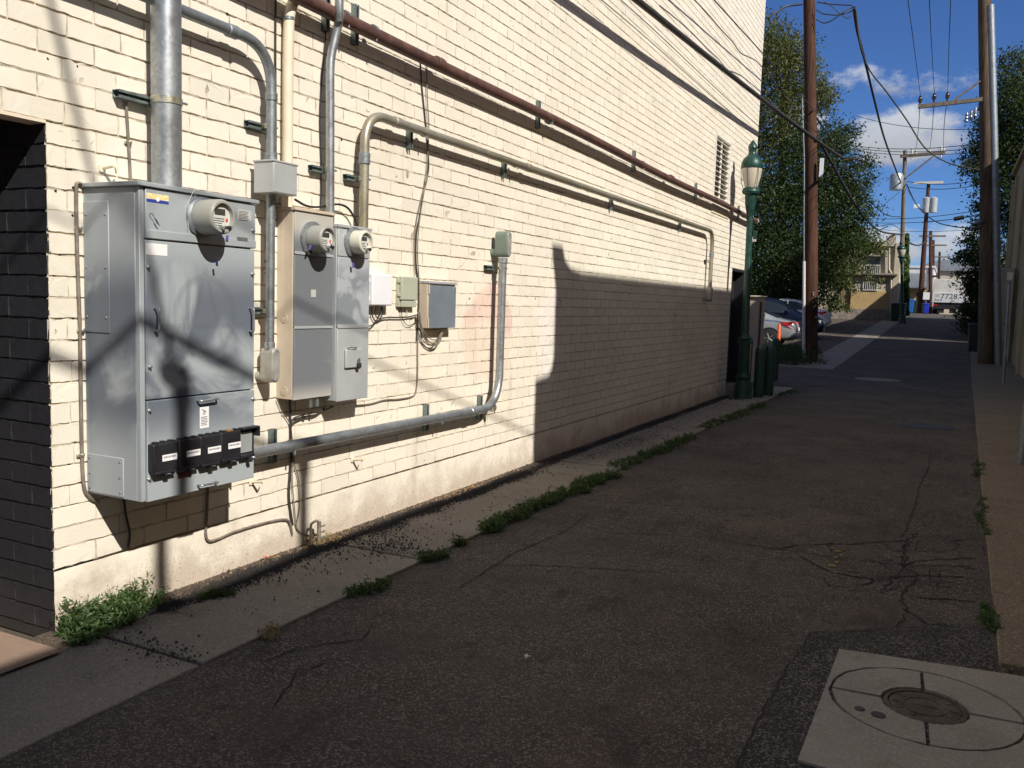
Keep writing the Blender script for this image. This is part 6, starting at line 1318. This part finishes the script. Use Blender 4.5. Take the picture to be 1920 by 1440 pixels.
bin_('small royal blue bin beside the leaning pole and truck', 1733, 1741, 573, 588, 81.5, M_ROYAL); bin_('narrow green bin beside the royal blue bin and leaning pole', 1728.5, 1732.5, 568, 588, 82.2, M_DGREEN)
s_ = Y(1737, 555, 81.8); t = thing('paper_sign', 'small pale sign above the royal blue bin', 'sign', (s_.x, 81.8, gz(81.8))); MB().box(s_.x-.25, s_.x+.25, 81.78, 81.82, s_.z-.3, s_.z+.3).build('panel', M_LABEL, t); MB().tube([(s_.x, 81.85, gz(81.8)-.1), (s_.x, 81.85, s_.z+.2)], .03, 8).build('post', M_GALVD, t)
# truck
TY = 82.5; tz = gz(TY); p = Y(1746, 588, TY); tx0 = p.x; tx1 = tx0+2.9; zt1 = Y(1760, 523, TY).z; zt2 = Y(1760, 549, TY).z; zt3 = Y(1760, 567, TY).z
t = thing('box_truck', 'white box truck facing away with black number 7728 across its tail', 'truck', ((tx0+tx1)/2, TY, tz))
MB().box(tx0, tx1, TY+.05, TY+6.2, zt3, zt1).build('cargo_box', M_TRUCK, t, None, .04); MB().box(tx0-.02, tx1+.02, TY, TY+.06, zt3, zt2).build('tail_panel', M_WCAR, t, None, .01)
MB().box(tx0+.1, tx1-.1, TY+.1, TY+8.2, zt3-.35, zt3).build('chassis', M_DARKM, t); MB().box(tx0+.05, tx1-.05, TY-.1, TY+.1, tz+.42, tz+.62).build('rear_bumper', M_DARKM, t, None, .02); MB().box(tx0+.15, tx1-.15, TY+6.3, TY+8.3, zt3-.2, zt1-.4).build('cab', M_WCAR, t, None, .15, 3)
for xx in (tx0+.3, tx1-.3):
    for yy in (TY+1.2, TY+6.9): MB().lathe([(.2, -.22), (.46, -.2), (.48, -.1), (.48, .1), (.46, .2), (.2, .22)], (xx, yy, tz+.48), 'x', 22).build('wheel', M_TYRE, t, 35)
    MB().box(xx-.12, xx+.12, TY-.02, TY+.05, zt3-.3, zt3-.16).build('tail_lamp', M_TAIL, t)
for dx in (.7, 1.6): MB().box(tx0+dx-.25, tx0+dx+.25, TY-.03, TY+.1, tz+.1, tz+.42).build('mud_flap', M_RUBBER, t)
lettering('7728', .62, (tx0+1.25, TY-.004, zt3+(zt2-zt3)*.62), FACE_MY, M_INK, t, 'number', 1.05)
lettering('Rmd', .26, (tx0+.45, TY-.004, zt3+(zt2-zt3)*.25), FACE_MY, M_INK, t, 'small_lettering', 1.1); lettering('sit', .3, (tx0+1.55, TY-.004, zt3+(zt2-zt3)*.18), FACE_MY, M_INK, t, 'small_lettering', 1.1)
MB().box(tx0+.2, tx0+.55, TY-.004, TY+.002, zt3+(zt2-zt3)*.55, zt3+(zt2-zt3)*.85).build('green_emblem', M_SAGE, t)

# ---------------------------------------------------------------- weeds, gravel and litter
def edge_run(a, b, n, r):
    out = []
    for i in range(n):
        f = (i+.5)/n; g_ = G(a[0]+(b[0]-a[0])*f, a[1]+(b[1]-a[1])*f); out.append((g_.x+random.gauss(0, .02), g_.y, .005, r*random.uniform(.7, 1.25)))
    return out
tuft('weed_clump', 'bushy green weed growing at the corner of the black doorway', [(-3.77, 2.86, .0, .11), (-3.70, 3.0, 0, .10), (-3.80, 3.12, 0, .08), (-3.66, 2.78, 0, .07), (-3.74, 3.2, 0, .06)], 5200, .17, .016, M_WEED, 'weeds along the sidewalk', aspect=.3)
WEED = [((790, 1058), (828, 1046), 3, .05, 900, 'small weed tuft by itself on the sidewalk edge near the second joint'), ((852, 1026), (872, 1020), 2, .035, 400, 'tiny weed tuft beside the long row of weeds'), ((900, 1002), (1045, 935), 11, .075, 5200, 'long thick row of weeds along the middle of the sidewalk edge'), ((1045, 935), (1148, 893), 8, .085, 4000, 'raised weed row continuing the thick middle row'), ((1156, 880), (1300, 822), 13, .10, 4600, 'long row of weeds beyond the sunlit spot on the concrete'), ((1312, 806), (1432, 760), 12, .12, 3600, 'weed row along the sidewalk edge towards the bollards'),
        ((655, 1120), (718, 1098), 4, .05, 700, 'sparse weed tuft on the sidewalk edge below the tall cabinet'), ((1452, 745), (1490, 735), 5, .12, 900, 'weed patch at the foot of the bollards'), ((1838, 900), (1832, 870), 3, .06, 500, 'short weed strip in the kerb joint by the pipe post'), ((1852, 1190), (1846, 1140), 4, .035, 700, 'weed tuft in the kerb joint near the manhole pad'), ((1846, 1010), (1841, 935), 9, .025, 500, 'thin line of weeds along the pebbled pavement kerb'), ((1370, 752), (1405, 744), 4, .12, 900, 'low weeds around the foot of the street lamp')]
for a, b, n, r, k, lab in WEED: tuft('weed_clump', lab, edge_run(a, b, n, r), k, .085 if r > .06 else .06, .013, M_WEED, 'weeds along the sidewalk', aspect=.34)
tuft('weed_clump', 'withered brown weed on the sidewalk edge near the first joint', edge_run((490, 1200), (515, 1188), 2, .04), 300, .06, .012, M_DRY, 'weeds along the sidewalk', aspect=.2)
tuft('weed_clump', 'tuft of dry straw beside the stub tap', [(-3.79, 4.70, .0, .06), (-3.75, 4.78, 0, .05)], 900, .06, .022, M_DRY, 'weeds along the sidewalk', aspect=.12)
tuft('weed_clump', 'flat withered weed in the shade below the tall cabinet', [(-3.6, 3.52, .01, .05), (-3.55, 3.6, .01, .04)], 700, .035, .014, M_GRASS, 'weeds along the sidewalk', aspect=.25)
def scatter(name, pts, s0, s1, mat, label):
    n = len(pts); c = np.array(pts); base = np.array([[1, 0, -.4], [-.5, .87, -.4], [-.5, -.87, -.4], [0, 0, .8]])
    a = rng.uniform(0, 6.28, n); s = rng.uniform(s0, s1, n)*rng.uniform(.5, 1, n); ca, sa = np.cos(a), np.sin(a)
    v = np.zeros((n, 4, 3)); sq_ = rng.uniform(.5, 1.2, (n, 4))
    for k in range(4):
        b0 = base[k]; v[:, k, 0] = c[:, 0]+s*sq_[:, k]*(b0[0]*ca-b0[1]*sa); v[:, k, 1] = c[:, 1]+s*sq_[:, k]*(b0[0]*sa+b0[1]*ca); v[:, k, 2] = c[:, 2]+s*b0[2]
    f = (np.arange(n)*4)[:, None, None] + np.array([[0, 1, 3], [1, 2, 3], [2, 0, 3]])[None]; o = npmesh(name, v.reshape(-1, 3), f.reshape(-1, 3), mat); return tag(o, label, name, kind='stuff')
pts = []
for _ in range(20000):
    y = random.uniform(3.2, 7.8); k = .55+.45*math.sin(y*2.7+1)*math.sin(y*6.1)
    if random.random() > .35+.65*k: continue
    x = -3.665+random.gauss(0, .032+.03*k)+.022*math.sin(y*4)+.015*math.sin(y*11)
    if x > -3.76: pts.append((x, y, .014+random.uniform(0, .016)))
for _ in range(15000):
    y = random.uniform(2.9, 17); w = .10+.05*math.sin(y*1.7)+.04*math.sin(y*5); x = -3.70+random.gauss(0, w*.42)+(.02 if y < 8 else -.04)
    if x > WALL+.01: pts.append((x, y, .012+random.uniform(0, .012)))
for cx, cy, sx_, sy_, n in ((-3.30, 4.85, .16, .10, 330), (-3.45, 4.45, .14, .4, 130), (-3.2, 2.85, .22, .06, 260), (-3.42, 4.95, .12, .25, 300), (-3.3, 5.8, .2, .7, 90), (-3.35, 3.6, .2, .5, 70), (-3.45, 10.4, .14, .5, 600), (-3.35, 13.0, .2, .9, 500), (-3.5, 9.0, .1, .5, 250), (-3.2, 7.4, .22, 1.2, 60), (-3.4, 15.6, .2, .8, 300)):
    for _ in range(n):
        x, y = random.gauss(cx, sx_), random.gauss(cy, sy_)
        if WALL+.01 < x < -2.99: pts.append((x, y, .026))
scatter('gravel', pts, .004, .0125, M_CHIP, 'dark gravel crumbs strewn along the wall foot and sidewalk')
pts = [(random.gauss(-3.79, .035), y, .014) for y in [random.uniform(3.0, 8.5) for _ in range(5200)]]; pts = [p for p in pts if WALL+.008 < p[0]]
scatter('grit', pts, .003, .009, M_SOIL, 'brown grit lying in the sunny strip at the wall foot')
pts = [(random.gauss(-3.76, .05), random.choice((random.gauss(6.6, .35), random.gauss(4.75, .2), random.uniform(3.1, 8))), .018) for _ in range(700)]; pts = [p for p in pts if WALL+.01 < p[0]]
scatter('dry_litter', pts, .004, .013, M_TWIG, 'dry leaf crumbs mixed into the grit at the wall foot')
pts = [(random.gauss(-3.74, .06), random.uniform(3.1, 8.0), .016) for _ in range(45)]; pts = [p for p in pts if WALL+.01 < p[0]]
scatter('pale_litter', pts, .003, .009, M_LABELG, 'pale paper and stone crumbs in the grit at the wall foot')
for i, (px, py, mt_) in enumerate(((698, 964, M_LABEL), (660, 985, M_ORANGE), (410, 1070, M_JBOX), (984, 1240, M_LABELG), (502, 1052, M_ORANGE), (510, 1038, M_LABEL))):
    g = G(px, py); m_ = MB(); k = .02
    m_.add([(g.x+random.uniform(-k, k)*1.6, g.y+random.uniform(-k, k)*1.6, .02+random.uniform(0, .018)) for _ in range(6)], [(0, 1, 2), (2, 1, 3), (3, 4, 5), (2, 3, 5), (0, 2, 4)])
    o = m_.build('litter_scrap', mt_, None); so = o.modifiers.new('s', 'SOLIDIFY'); so.thickness = .0015
    tag(o, ('crumpled white scrap of paper in the grit by the wall', 'orange scrap beside the gravel band', 'grey scrap in the grit below the tall cabinet', 'small pale scrap lying out on the asphalt', 'orange leaf near the dry straw', 'little white scrap near the dry straw')[i], 'litter', 'scraps of litter')
